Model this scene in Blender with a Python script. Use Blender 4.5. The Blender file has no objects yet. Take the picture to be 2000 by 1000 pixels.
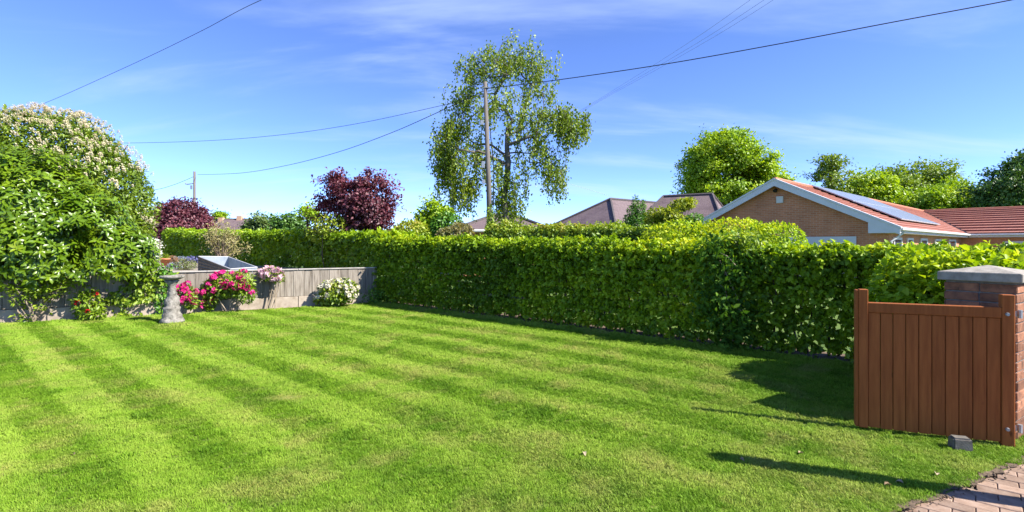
import bpy, bmesh, math, random
import numpy as np
from mathutils import Vector, Matrix

random.seed(7)
RNG = np.random.default_rng(11)
SC = bpy.context.scene
COL = SC.collection
R = math.radians

# ------------------------------------------------------------------ camera
CAMZ, HOR, F = 1.5, 478.0, 1000.0
cam_d = bpy.data.cameras.new('camera')
cam = bpy.data.objects.new('camera', cam_d)
COL.objects.link(cam)
cam.location = (0, 0, CAMZ)
cam.rotation_euler = (R(90), 0, 0)
cam_d.sensor_width = 36.0
cam_d.lens = 18.0
cam_d.shift_y = -(500.0 - HOR) / 2000.0
cam_d.clip_start = 0.05
cam_d.clip_end = 3000
SC.camera = cam

# ------------------------------------------------------------------ light
SUN_EL = 41.5
LDIR = Vector((-0.925, 0.375, 0)).normalized()      # where shadows fall on the ground
SUN_AZ = math.atan2(-LDIR.x, -LDIR.y)               # clockwise from +Y
wd = bpy.data.worlds.new('World')
SC.world = wd
wd.use_nodes = True
wn = wd.node_tree
wn.nodes.clear()
w_out = wn.nodes.new('ShaderNodeOutputWorld')
w_bg = wn.nodes.new('ShaderNodeBackground')
w_sky = wn.nodes.new('ShaderNodeTexSky')
w_sky.sky_type = 'NISHITA'
w_sky.sun_disc = False
w_sky.sun_elevation = R(SUN_EL)
w_sky.sun_rotation = SUN_AZ
w_sky.altitude = 0
w_sky.air_density = 0.6
w_sky.dust_density = 0.0
w_sky.ozone_density = 6.0
w_bg.inputs['Strength'].default_value = 0.138
# thin high cirrus, by direction on the dome
w_tc = wn.nodes.new('ShaderNodeTexCoord')
w_sep = wn.nodes.new('ShaderNodeSeparateXYZ')
w_add = wn.nodes.new('ShaderNodeMath'); w_add.operation = 'ADD'; w_add.inputs[1].default_value = 0.18
w_dx = wn.nodes.new('ShaderNodeMath'); w_dx.operation = 'DIVIDE'
w_dy = wn.nodes.new('ShaderNodeMath'); w_dy.operation = 'DIVIDE'
w_cmb = wn.nodes.new('ShaderNodeCombineXYZ')
w_map = wn.nodes.new('ShaderNodeMapping')
w_map.inputs['Rotation'].default_value = (0, 0, R(-24))
w_map.inputs['Scale'].default_value = (0.55, 1.9, 1.0)
w_n1 = wn.nodes.new('ShaderNodeTexNoise')
w_n1.inputs['Scale'].default_value = 1.25
w_n1.inputs['Detail'].default_value = 7
w_n1.inputs['Roughness'].default_value = 0.55
w_n1.inputs['Distortion'].default_value = 0.5
w_mr = wn.nodes.new('ShaderNodeMapRange')
w_mr.interpolation_type = 'SMOOTHSTEP'
w_mr.inputs[1].default_value = 0.45
w_mr.inputs[2].default_value = 0.86
w_mr.inputs[3].default_value = 0.0
w_mr.inputs[4].default_value = 0.60
w_mix = wn.nodes.new('ShaderNodeMixRGB')
w_mix.inputs[2].default_value = (2.5, 3.1, 4.6, 1)
w_hsv = wn.nodes.new('ShaderNodeHueSaturation')
w_hsv.inputs['Saturation'].default_value = 1.0
L = wn.links.new
L(w_tc.outputs['Generated'], w_sep.inputs[0])
L(w_sep.outputs['Z'], w_add.inputs[0])
L(w_sep.outputs['X'], w_dx.inputs[0]); L(w_add.outputs[0], w_dx.inputs[1])
L(w_sep.outputs['Y'], w_dy.inputs[0]); L(w_add.outputs[0], w_dy.inputs[1])
L(w_dx.outputs[0], w_cmb.inputs[0]); L(w_dy.outputs[0], w_cmb.inputs[1])
L(w_cmb.outputs[0], w_map.inputs[0]); L(w_map.outputs[0], w_n1.inputs['Vector'])
L(w_n1.outputs[0], w_mr.inputs[0])
w_tint = wn.nodes.new('ShaderNodeMixRGB'); w_tint.blend_type = 'MULTIPLY'; w_tint.inputs[0].default_value = 1.0
w_tint.inputs[2].default_value = (0.80, 0.80, 1.0, 1)
L(w_sky.outputs[0], w_tint.inputs[1])
L(w_tint.outputs[0], w_hsv.inputs['Color'])
L(w_mr.outputs[0], w_mix.inputs[0]); L(w_hsv.outputs[0], w_mix.inputs[1])
L(w_mix.outputs[0], w_bg.inputs['Color'])
L(w_bg.outputs[0], w_out.inputs['Surface'])

sun_d = bpy.data.lights.new('sun', 'SUN')
sun_d.energy = 5.0
sun_d.angle = R(0.53)
sun_d.color = (1.0, 0.955, 0.88)
sun = bpy.data.objects.new('sun', sun_d)
COL.objects.link(sun)
_dirn = Vector((LDIR.x * math.cos(R(SUN_EL)), LDIR.y * math.cos(R(SUN_EL)), -math.sin(R(SUN_EL))))
sun.rotation_euler = _dirn.to_track_quat('-Z', 'Y').to_euler()
sun.location = (20, -10, 25)

SC.view_settings.view_transform = 'Standard'
SC.view_settings.look = 'None'
SC.view_settings.exposure = 1.3
SC.view_settings.gamma = 1.0
SC.view_settings.use_curve_mapping = False
SC.cycles.use_denoising = True
SC.cycles.max_bounces = 10
SC.cycles.diffuse_bounces = 7
SC.cycles.transparent_max_bounces = 8

# ------------------------------------------------------------------ helpers
def P(px, py, Y):
    """The point at distance Y seen in direction px, py of the 2000x1000 frame."""
    return Vector(((px - 1000) / F * Y, Y, CAMZ - (py - HOR) / F * Y))

def G(px, py, z=0.0):
    """The point of level z seen in direction px, py."""
    Y = (CAMZ - z) * F / (py - HOR)
    return Vector(((px - 1000) / F * Y, Y, z))

def tag(o, label=None, cat=None, group=None, kind=None):
    if label: o['label'] = label
    if cat: o['category'] = cat
    if group: o['group'] = group
    if kind: o['kind'] = kind
    return o

def thing(name, label, cat, loc=(0, 0, 0), rotz=0.0, group=None):
    o = bpy.data.objects.new(name, None)
    o.empty_display_size = 0.2
    COL.objects.link(o)
    o.location = loc
    o.rotation_euler = (0, 0, rotz)
    return tag(o, label, cat, group)

def link(name, me, parent=None, loc=None, rot=None, scale=None):
    o = bpy.data.objects.new(name, me)
    COL.objects.link(o)
    if parent is not None:
        o.parent = parent
    if loc is not None: o.location = loc
    if rot is not None: o.rotation_euler = rot
    if scale is not None: o.scale = scale
    return o

def origin_of(parent):
    v = Vector((0, 0, 0))
    while parent is not None:
        v += parent.location
        parent = parent.parent
    return np.array(v)

def mesh_np(name, V, faces, mat=None, smooth=False, attrs=None):
    """V (n,3); faces = (m,k) int array or a list of such arrays."""
    me = bpy.data.meshes.new(name)
    V = np.asarray(V, dtype=np.float32)
    if not isinstance(faces, list): faces = [faces]
    faces = [np.asarray(f, dtype=np.int32) for f in faces if len(f)]
    me.vertices.add(len(V))
    me.vertices.foreach_set('co', V.ravel())
    idx = np.concatenate([f.ravel() for f in faces])
    tot = np.concatenate([np.full(len(f), f.shape[1], np.int32) for f in faces])
    start = np.concatenate([[0], np.cumsum(tot)[:-1]]).astype(np.int32)
    me.loops.add(len(idx))
    me.loops.foreach_set('vertex_index', idx)
    me.polygons.add(len(tot))
    me.polygons.foreach_set('loop_start', start)
    me.polygons.foreach_set('loop_total', tot)
    if smooth:
        me.polygons.foreach_set('use_smooth', np.ones(len(tot), bool))
    if attrs:
        for k, a in attrs.items():
            at = me.attributes.new(k, 'FLOAT', 'POINT')
            at.data.foreach_set('value', np.asarray(a, np.float32))
    me.update(calc_edges=True)
    if mat: me.materials.append(mat)
    return me

def world_part(name, V, faces, mat, parent, smooth=False, attrs=None, kind=None):
    """A part given in world coordinates, parented to an unrotated thing."""
    V = np.asarray(V, float) - origin_of(parent)
    o = link(name, mesh_np(name, V, faces, mat, smooth, attrs), parent)
    if kind: o['kind'] = kind
    return o

class MB:
    """Collects boxes, prisms and tubes into one mesh."""
    def __init__(s): s.v = []; s.f = []; s.n = 0
    def add(s, V, faces):
        V = [tuple(map(float, p)) for p in V]
        s.v += V
        s.f += [tuple(i + s.n for i in f) for f in faces]
        s.n += len(V)
    def box(s, x0, x1, y0, y1, z0, z1, M=None):
        V = [Vector(p) for p in ((x0,y0,z0),(x1,y0,z0),(x1,y1,z0),(x0,y1,z0),(x0,y0,z1),(x1,y0,z1),(x1,y1,z1),(x0,y1,z1))]
        if M is not None: V = [M @ p for p in V]
        s.add(V, [(0,3,2,1),(4,5,6,7),(0,1,5,4),(1,2,6,5),(2,3,7,6),(3,0,4,7)])
    def slab(s, quad, t):
        """quad: 4 points counter-clockwise seen from outside; thickness t inward."""
        q = [Vector(p) for p in quad]
        n = (q[1]-q[0]).cross(q[2]-q[0]).normalized()
        b = [p - n*t for p in q]
        k = len(q)
        s.add(q + b, [tuple(range(k)), tuple(range(2*k-1, k-1, -1))] + [(i, i+k, (i+1) % k + k, (i+1) % k) for i in range(k)])
    def tube(s, pts, rad, sides=6, cap=True):
        pts = [Vector(p) for p in pts]
        if not hasattr(rad, '__len__'): rad = [rad]*len(pts)
        base = s.n; rings = []
        up = None
        V = []
        for i, p in enumerate(pts):
            a = pts[max(i-1, 0)]; b = pts[min(i+1, len(pts)-1)]
            d = (b-a).normalized()
            if up is None:
                up = d.orthogonal().normalized()
            else:
                up = (up - d*up.dot(d)).normalized()
            w = d.cross(up)
            for k in range(sides):
                t = 2*math.pi*k/sides
                V.append(p + (up*math.cos(t) + w*math.sin(t))*rad[i])
        fs = []
        for i in range(len(pts)-1):
            for k in range(sides):
                k2 = (k+1) % sides
                fs.append((i*sides+k, i*sides+k2, (i+1)*sides+k2, (i+1)*sides+k))
        if cap:
            fs.append(tuple(range(sides-1, -1, -1)))
            fs.append(tuple((len(pts)-1)*sides+k for k in range(sides)))
        s.add(V, fs)
    def mesh(s, name, mat, smooth=False, bevel=0.0):
        me = bpy.data.meshes.new(name)
        me.from_pydata(s.v, [], s.f)
        if bevel > 0:
            bm = bmesh.new(); bm.from_mesh(me)
            bmesh.ops.bevel(bm, geom=list(bm.edges), offset=bevel, segments=1, affect='EDGES', clamp_overlap=True)
            bm.to_mesh(me); bm.free()
        if smooth:
            me.polygons.foreach_set('use_smooth', np.ones(len(me.polygons), bool))
        if mat: me.materials.append(mat)
        me.update()
        return me
    def build(s, name, mat, parent=None, world=False, smooth=False, bevel=0.0, kind=None):
        if world and parent is not None:
            o0 = origin_of(parent)
            s.v = [(a-o0[0], b-o0[1], c-o0[2]) for a, b, c in s.v]
        o = link(name, s.mesh(name, mat, smooth, bevel), parent)
        if kind: o['kind'] = kind
        return o

def hash01(ix, iy, iz, seed):
    h = (ix.astype(np.int64)*374761393 + iy.astype(np.int64)*668265263 + iz.astype(np.int64)*2147483647 + seed*974711) & 0xFFFFFFFF
    h = ((h ^ (h >> 13)) * 1274126177) & 0xFFFFFFFF
    h = (h ^ (h >> 16)) & 0xFFFFFFFF
    return h / 4294967295.0

def vnoise(p, scale=1.0, seed=0):
    """value noise 0..1 on (n,3) points"""
    p = np.asarray(p, float)*scale + 100.37
    i = np.floor(p).astype(np.int64); f = p - i
    f = f*f*(3-2*f)
    r = 0
    for dx in (0, 1):
        for dy in (0, 1):
            for dz in (0, 1):
                w = (f[:,0] if dx else 1-f[:,0])*(f[:,1] if dy else 1-f[:,1])*(f[:,2] if dz else 1-f[:,2])
                r = r + w*hash01(i[:,0]+dx, i[:,1]+dy, i[:,2]+dz, seed)
    return r

def fbm(p, scale, seed=0):
    return 0.55*vnoise(p, scale, seed) + 0.3*vnoise(p, scale*2.1, seed+1) + 0.15*vnoise(p, scale*4.3, seed+2)

def unit(a):
    return a/np.maximum(np.linalg.norm(a, axis=-1, keepdims=True), 1e-9)

def leaf_arrays(p, d, n, ln, wd, fold=0.18, curl=0.15, big=False):
    """Leaves: p base, d axis, n face normal -> vertices, faces."""
    d = unit(d)
    s = unit(np.cross(d, n)); n = np.cross(s, d)
    ln = np.asarray(ln)[:, None]; wd = np.asarray(wd)[:, None]
    N = len(p)
    if not big:
        v0 = p
        v1 = p + d*ln*0.48 + s*wd*0.5 + n*wd*fold
        v2 = p + d*ln - n*ln*curl
        v3 = p + d*ln*0.48 - s*wd*0.5 + n*wd*fold
        V = np.stack([v0, v1, v2, v3], 1).reshape(-1, 3)
        b = np.arange(N)[:, None]*4
        Fc = np.concatenate([b+np.array([[0, 2, 1]]), b+np.array([[0, 3, 2]])], 0)
        return V, Fc, 4
    m1 = p + d*ln*0.35
    m2 = p + d*ln*0.72 - n*ln*curl*0.4
    tip = p + d*ln - n*ln*curl*1.2
    a1 = m1 + s*wd*0.46 + n*wd*fold; a2 = m2 + s*wd*0.40 + n*wd*fold
    b1 = m1 - s*wd*0.46 + n*wd*fold; b2 = m2 - s*wd*0.40 + n*wd*fold
    V = np.stack([p, m1, m2, tip, a1, a2, b1, b2], 1).reshape(-1, 3)
    b = np.arange(N)[:, None]*8
    T = [[0,1,4],[2,3,5],[0,6,1],[2,7,3]]
    Q = [[1,2,5,4],[6,7,2,1]]
    Ft = np.concatenate([b+np.array([t]) for t in T], 0)
    Fq = np.concatenate([b+np.array([q]) for q in Q], 0)
    return V, [Ft, Fq], 8

def foliage(name, p, d, n, ln, wd, mat, parent, tint=None, big=False, fold=0.18, curl=0.15, kind='stuff'):
    V, Fc, k = leaf_arrays(p, d, n, ln, wd, fold, curl, big)
    if tint is None: tint = RNG.random(len(p))
    o = world_part(name, V, Fc, mat, parent, attrs={'tint': np.repeat(tint, k)}, smooth=big, kind=kind)
    return o

# ------------------------------------------------------------------ materials
def nmat(name):
    m = bpy.data.materials.new(name); m.use_nodes = True
    nt = m.node_tree; nt.nodes.clear()
    out = nt.nodes.new('ShaderNodeOutputMaterial')
    return m, nt, out

def ramp(nt, stops):
    r = nt.nodes.new('ShaderNodeValToRGB')
    e = r.color_ramp.elements
    while len(e) < len(stops): e.new(0.5)
    for k, (pos, c) in enumerate(stops):
        e[k].position = pos; e[k].color = (*c, 1)
    return r

def leaf_mat(name, cols, rough=0.45, spec=0.45, trans=0.3, tcol=None, inst=False):
    """cols: colours of a leaf from old to young, spread over the leaves by their tint."""
    m, nt, out = nmat(name)
    at = nt.nodes.new('ShaderNodeAttribute'); at.attribute_name = 'tint'
    if inst: at.attribute_type = 'INSTANCER'
    st = [(i/(len(cols)-1), c) for i, c in enumerate(cols)]
    rp = ramp(nt, st)
    nt.links.new(at.outputs['Fac'], rp.inputs[0])
    b = nt.nodes.new('ShaderNodeBsdfPrincipled')
    b.inputs['Roughness'].default_value = rough
    b.inputs['Specular IOR Level'].default_value = spec
    nt.links.new(rp.outputs[0], b.inputs['Base Color'])
    tr = nt.nodes.new('ShaderNodeBsdfTranslucent')
    mulc = nt.nodes.new('ShaderNodeMixRGB'); mulc.blend_type = 'MULTIPLY'; mulc.inputs[0].default_value = 1
    nt.links.new(rp.outputs[0], mulc.inputs[1])
    mulc.inputs[2].default_value = (*(tcol or (1.5, 1.45, 0.6)), 1)
    nt.links.new(mulc.outputs[0], tr.inputs['Color'])
    mx = nt.nodes.new('ShaderNodeMixShader'); mx.inputs[0].default_value = trans
    nt.links.new(b.outputs[0], mx.inputs[1]); nt.links.new(tr.outputs[0], mx.inputs[2])
    nt.links.new(mx.outputs[0], out.inputs['Surface'])
    return m

def surf_mat(name, c1, c2, scale=8.0, rough=0.8, bump=0.3, bscale=None, c3=None, stretch=(1, 1, 1), spec=0.3, metallic=0.0, objvar=0.0, detail=6, bdist=0.01):
    """Two or three colours mixed by noise, with fine relief; objvar: brightness spread between objects."""
    m, nt, out = nmat(name)
    tc = nt.nodes.new('ShaderNodeTexCoord')
    mp = nt.nodes.new('ShaderNodeMapping'); mp.inputs['Scale'].default_value = stretch
    nt.links.new(tc.outputs['Object'], mp.inputs[0])
    vec = mp.outputs[0]
    oi = nt.nodes.new('ShaderNodeObjectInfo')
    if objvar > 0:
        ad = nt.nodes.new('ShaderNodeVectorMath'); ad.operation = 'ADD'
        sc = nt.nodes.new('ShaderNodeVectorMath'); sc.operation = 'SCALE'; sc.inputs['Scale'].default_value = 37.0
        cb = nt.nodes.new('ShaderNodeCombineXYZ')
        for k in range(3): nt.links.new(oi.outputs['Random'], cb.inputs[k])
        nt.links.new(cb.outputs[0], sc.inputs[0])
        nt.links.new(vec, ad.inputs[0]); nt.links.new(sc.outputs[0], ad.inputs[1])
        vec = ad.outputs[0]
    n1 = nt.nodes.new('ShaderNodeTexNoise')
    n1.inputs['Scale'].default_value = scale; n1.inputs['Detail'].default_value = detail; n1.inputs['Roughness'].default_value = 0.6
    nt.links.new(vec, n1.inputs['Vector'])
    st = [(0.3, c1), (0.7, c2)] if c3 is None else [(0.28, c1), (0.5, c2), (0.74, c3)]
    rp = ramp(nt, st)
    nt.links.new(n1.outputs[0], rp.inputs[0])
    col = rp.outputs[0]
    if objvar > 0:
        hv = nt.nodes.new('ShaderNodeHueSaturation')
        mr = nt.nodes.new('ShaderNodeMapRange')
        mr.inputs[3].default_value = 1-objvar; mr.inputs[4].default_value = 1+objvar
        nt.links.new(oi.outputs['Random'], mr.inputs[0])
        nt.links.new(mr.outputs[0], hv.inputs['Value'])
        nt.links.new(col, hv.inputs['Color'])
        col = hv.outputs[0]
    b = nt.nodes.new('ShaderNodeBsdfPrincipled')
    b.inputs['Roughness'].default_value = rough
    b.inputs['Specular IOR Level'].default_value = spec
    b.inputs['Metallic'].default_value = metallic
    nt.links.new(col, b.inputs['Base Color'])
    if bump > 0:
        n2 = nt.nodes.new('ShaderNodeTexNoise')
        n2.inputs['Scale'].default_value = bscale or scale*4; n2.inputs['Detail'].default_value = 5
        nt.links.new(vec, n2.inputs['Vector'])
        bp = nt.nodes.new('ShaderNodeBump'); bp.inputs['Strength'].default_value = bump; bp.inputs['Distance'].default_value = bdist
        nt.links.new(n2.outputs[0], bp.inputs['Height'])
        nt.links.new(bp.outputs[0], b.inputs['Normal'])
    nt.links.new(b.outputs[0], out.inputs['Surface'])
    return m

def spot(m, scale, stretch, lo, hi, col, keep, target='Base Color', amount=1.0):
    """scattered spots of another colour on a noise material"""
    nt = m.node_tree
    b = next(n for n in nt.nodes if n.type == 'BSDF_PRINCIPLED')
    src = b.inputs[target].links[0].from_socket
    tc = nt.nodes.new('ShaderNodeTexCoord'); mp = nt.nodes.new('ShaderNodeMapping'); mp.inputs['Scale'].default_value = stretch
    oi = nt.nodes.new('ShaderNodeObjectInfo'); cb = nt.nodes.new('ShaderNodeCombineXYZ')
    ml = nt.nodes.new('ShaderNodeMath'); ml.operation = 'MULTIPLY'; ml.inputs[1].default_value = 53.0
    nt.links.new(oi.outputs['Random'], ml.inputs[0])
    for k in range(3): nt.links.new(ml.outputs[0], cb.inputs[k])
    nt.links.new(cb.outputs[0], mp.inputs['Location'])
    nt.links.new(tc.outputs['Object'], mp.inputs[0])
    vo = nt.nodes.new('ShaderNodeTexVoronoi'); vo.inputs['Scale'].default_value = scale; vo.inputs['Randomness'].default_value = 1.0
    nt.links.new(mp.outputs[0], vo.inputs['Vector'])
    mr = nt.nodes.new('ShaderNodeMapRange'); mr.interpolation_type = 'SMOOTHSTEP'
    mr.inputs[1].default_value = lo; mr.inputs[2].default_value = hi; mr.inputs[3].default_value = amount; mr.inputs[4].default_value = 0
    nt.links.new(vo.outputs['Distance'], mr.inputs[0])
    sp = nt.nodes.new('ShaderNodeSeparateColor'); nt.links.new(vo.outputs['Color'], sp.inputs[0])
    gt = nt.nodes.new('ShaderNodeMath'); gt.operation = 'LESS_THAN'; gt.inputs[1].default_value = keep
    nt.links.new(sp.outputs[0], gt.inputs[0])
    mu = nt.nodes.new('ShaderNodeMath'); mu.operation = 'MULTIPLY'
    nt.links.new(mr.outputs[0], mu.inputs[0]); nt.links.new(gt.outputs[0], mu.inputs[1])
    mx = nt.nodes.new('ShaderNodeMixRGB'); mx.inputs[2].default_value = (*col, 1)
    nt.links.new(mu.outputs[0], mx.inputs[0]); nt.links.new(src, mx.inputs[1])
    nt.links.new(mx.outputs[0], b.inputs[target])
M = {}
M['beech'] = leaf_mat('beech_leaf', [(0.096,0.173,0.007), (0.171,0.285,0.008), (0.246,0.372,0.010), (0.386,0.475,0.014), (0.536,0.553,0.022)], trans=.32, spec=.28)
M['beech_far'] = leaf_mat('beech_leaf_far', [(0.111,0.195,0.009), (0.201,0.328,0.011), (0.289,0.417,0.013), (0.445,0.524,0.019)], trans=.38)
M['dark_climber'] = leaf_mat('dark_climber_leaf', [(0.033,0.092,0.009), (0.060,0.140,0.012), (0.102,0.194,0.016)], trans=.25, spec=.12, rough=.65)
M['laurel'] = leaf_mat('laurel_leaf', [(0.056,0.116,0.004), (0.095,0.176,0.005), (0.150,0.232,0.006), (0.237,0.287,0.008)], rough=.34, spec=.5, trans=.22)
M['pieris'] = leaf_mat('pieris_leaf', [(0.086,0.145,0.014), (0.152,0.233,0.018), (0.250,0.310,0.028)], rough=.38, trans=.25)
M['cream'] = leaf_mat('cream_petal', [(.52,.44,.26), (.68,.60,.40), (.74,.68,.5)], trans=.3, tcol=(1, .95, .8), rough=.7, spec=.2)
M['purple'] = leaf_mat('copper_leaf', [(0.056,0.020,0.029), (0.122,0.036,0.051), (0.206,0.061,0.076), (0.299,0.121,0.125)], trans=.3, tcol=(1.5, .7, .7))
M['birch'] = leaf_mat('birch_leaf', [(0.107,0.175,0.009), (0.178,0.258,0.012), (0.267,0.334,0.016)], trans=.35)
M['oak'] = leaf_mat('oak_leaf', [(0.113,0.222,0.008), (0.205,0.338,0.010), (0.318,0.443,0.014), (0.431,0.521,0.017)], trans=.33)
M['wood_tree'] = leaf_mat('mixed_tree_leaf', [(0.106,0.176,0.013), (0.182,0.273,0.018), (0.266,0.343,0.023)], trans=.3)
M['grey_tree'] = leaf_mat('greygreen_tree_leaf', [(0.077,0.126,0.034), (0.119,0.182,0.047), (0.168,0.238,0.062)], trans=.25)
M['dark_tree'] = leaf_mat('dark_tree_leaf', [(0.047,0.117,0.014), (0.076,0.166,0.020), (0.119,0.225,0.028)], trans=.2)
M['yellow'] = leaf_mat('yellow_maple_leaf', [(.16,.22,.012), (.25,.30,.016), (.33,.35,.02)], trans=.35)
M['shrub'] = leaf_mat('shrub_leaf', [(0.108,0.196,0.013), (0.181,0.281,0.017), (0.288,0.359,0.023), (0.379,0.328,0.056)], trans=.3)
M['climber'] = leaf_mat('climber_leaf', [(0.113,0.204,0.012), (0.189,0.288,0.017), (0.290,0.372,0.029)], trans=.35)
M['ivy'] = leaf_mat('ivy_leaf', [(0.046,0.143,0.012), (0.083,0.210,0.017), (0.148,0.286,0.024)], trans=.2)
M['pinkish'] = leaf_mat('pinkish_shrub_leaf', [(.10,.13,.03), (.22,.20,.07), (.32,.24,.11)], trans=.3)
M['magenta'] = leaf_mat('magenta_petal', [(.50,.010,.13), (.66,.025,.22), (.76,.09,.33)], trans=.35, tcol=(1.1,.9,1), rough=.6, spec=.2)
M['palepink'] = leaf_mat('pale_pink_petal', [(.62,.32,.38), (.72,.45,.50), (.78,.6,.62)], trans=.35, tcol=(1,.95,1), rough=.6, spec=.2)
M['white'] = leaf_mat('white_petal', [(.50,.45,.30), (.62,.58,.44), (.70,.67,.56)], trans=.3, tcol=(1,1,.95), rough=.6, spec=.2)
M['red'] = leaf_mat('red_petal', [(.42,.01,.015), (.6,.02,.02)], trans=.3, tcol=(1,1,1), rough=.6, spec=.2)
M['dry'] = leaf_mat('dry_leaf', [(.22,.13,.06), (.33,.23,.13), (.42,.33,.22)], trans=.15, tcol=(1,1,1), rough=.8, spec=.2)
M['cane'] = leaf_mat('cane_leaf', [(.28,.25,.07), (.36,.32,.11), (.44,.40,.2)], trans=.3, tcol=(1,1,1))
M['heather'] = leaf_mat('low_plant_leaf', [(.10,.14,.04), (.16,.19,.06), (.24,.21,.08)], trans=.2)
M['rusty'] = leaf_mat('russet_plant_leaf', [(.18,.09,.04), (.27,.15,.07), (.30,.22,.12)], trans=.2)
M['bluegrey'] = leaf_mat('bluegrey_plant_leaf', [(.17,.21,.22), (.27,.32,.36), (.36,.40,.50)], trans=.2, tcol=(1,1,1))
M['violet'] = leaf_mat('violet_petal', [(.09,.09,.24), (.15,.15,.36), (.23,.24,.46)], trans=.2, tcol=(1,1,1))
M['bark'] = surf_mat('brown_bark', (.055,.04,.028), (.13,.10,.075), 14, .9, .6, stretch=(1,1,.25))
M['birch_bark'] = surf_mat('grey_birch_bark', (.05,.043,.034), (.17,.15,.12), 9, .85, .5, stretch=(1,1,.5))
M['twig'] = surf_mat('pale_twig', (.20,.15,.10), (.36,.29,.21), 20, .85, .3)
M['pole'] = surf_mat('weathered_pole_wood', (.085,.072,.062), (.19,.165,.14), 5, .85, .4, stretch=(6,6,.35))
M['cable'] = surf_mat('black_cable', (.012,.012,.013), (.02,.02,.02), 5, .5, 0)
M['thin_wire'] = surf_mat('pale_wire', (.30,.34,.42), (.34,.38,.46), 5, .6, 0)
M['galv'] = surf_mat('galvanised_steel', (.30,.31,.32), (.45,.46,.47), 30, .45, .1, metallic=.6)
M['gate'] = surf_mat('brown_stained_timber', (.215,.061,.017), (.32,.10,.028), 5.5, .7, .25, bscale=60, stretch=(7,7,.55), spec=.12, objvar=.09, bdist=.002)
M['weathered'] = surf_mat('weathered_grey_timber', (.12,.098,.072), (.235,.20,.16), 5, .9, .45, bscale=50, stretch=(5,5,.45), c3=(.33,.29,.235), objvar=.22, bdist=.004)
M['concrete'] = surf_mat('pale_concrete', (.22,.175,.125), (.34,.28,.215), 6, .9, .35, bscale=60, c3=(.41,.345,.27), objvar=.05, bdist=.004)
M['stone'] = surf_mat('old_cast_stone', (.06,.054,.043), (.21,.192,.162), 13, .95, 1.0, bscale=30, c3=(.34,.315,.27), bdist=.012)
M['cap'] = surf_mat('cap_concrete', (.20,.178,.145), (.36,.325,.27), 14, .9, .5, bscale=70, bdist=.004)
M['mortar'] = surf_mat('grey_mortar', (.14,.12,.105), (.24,.215,.19), 25, .95, .5, bdist=.004)
M['brick'] = surf_mat('brown_brick', (.10,.05,.032), (.24,.105,.058), 14, .9, .6, bscale=70, c3=(.33,.15,.08), objvar=.38, bdist=.004)
M['paver'] = surf_mat('red_brown_paver', (.18,.118,.080), (.27,.18,.125), 18, .92, .5, bscale=90, c3=(.33,.24,.175), objvar=.20, bdist=.003)
M['darkstone'] = surf_mat('dark_grey_block', (.09,.08,.065), (.18,.16,.135), 22, .8, .5, bscale=90, bdist=.004)
M['whitepvc'] = surf_mat('white_upvc', (.60,.59,.57), (.66,.65,.63), 3, .45, 0)
M['glass'] = surf_mat('window_glass', (.03,.04,.05), (.05,.06,.07), 2, .06, 0, spec=.8)
M['solar'] = surf_mat('solar_glass', (.15,.165,.18), (.19,.205,.22), 3, .28, 0, spec=.8)
M['black'] = surf_mat('black_metal', (.012,.012,.013), (.02,.02,.02), 5, .5, 0)
M['terracotta'] = surf_mat('terracotta', (.42,.15,.07), (.55,.23,.12), 9, .85, .2)
M['tray'] = surf_mat('blue_grey_paint', (.19,.23,.27), (.29,.33,.37), 5, .6, .15, c3=(.35,.38,.40))
M['trim'] = surf_mat('pale_metal_trim', (.40,.40,.40), (.52,.52,.51), 9, .5, .1)
M['soil'] = surf_mat('garden_soil', (.08,.055,.034), (.17,.12,.078), 18, .95, .9, bscale=45, bdist=.02)
M['sand'] = surf_mat('joint_sand', (.10,.075,.055), (.17,.135,.10), 40, .95, .5)
M['rail'] = surf_mat('pale_cap_rail', (.24,.215,.185), (.36,.33,.29), 7, .9, .3, c3=(.42,.39,.35), bdist=.004)
M['gravel'] = surf_mat('pale_gravel', (.20,.165,.125), (.31,.265,.21), 9, .95, .8, bscale=60, bdist=.015)
M['field'] = surf_mat('rough_grass', (.045,.09,.012), (.10,.15,.02), 1.5, .95, .5, bscale=20)
M['render'] = surf_mat('pale_render', (.55,.53,.48), (.66,.64,.58), 3, .9, .1)

spot(M['gate'], 9.0, (1, 1, .45), .05, .16, (.05,.016,.006), .22, amount=.75)
spot(M['brick'], 26.0, (1, 1, 1.6), .10, .22, (.45,.42,.38), .10, amount=.8)

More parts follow.
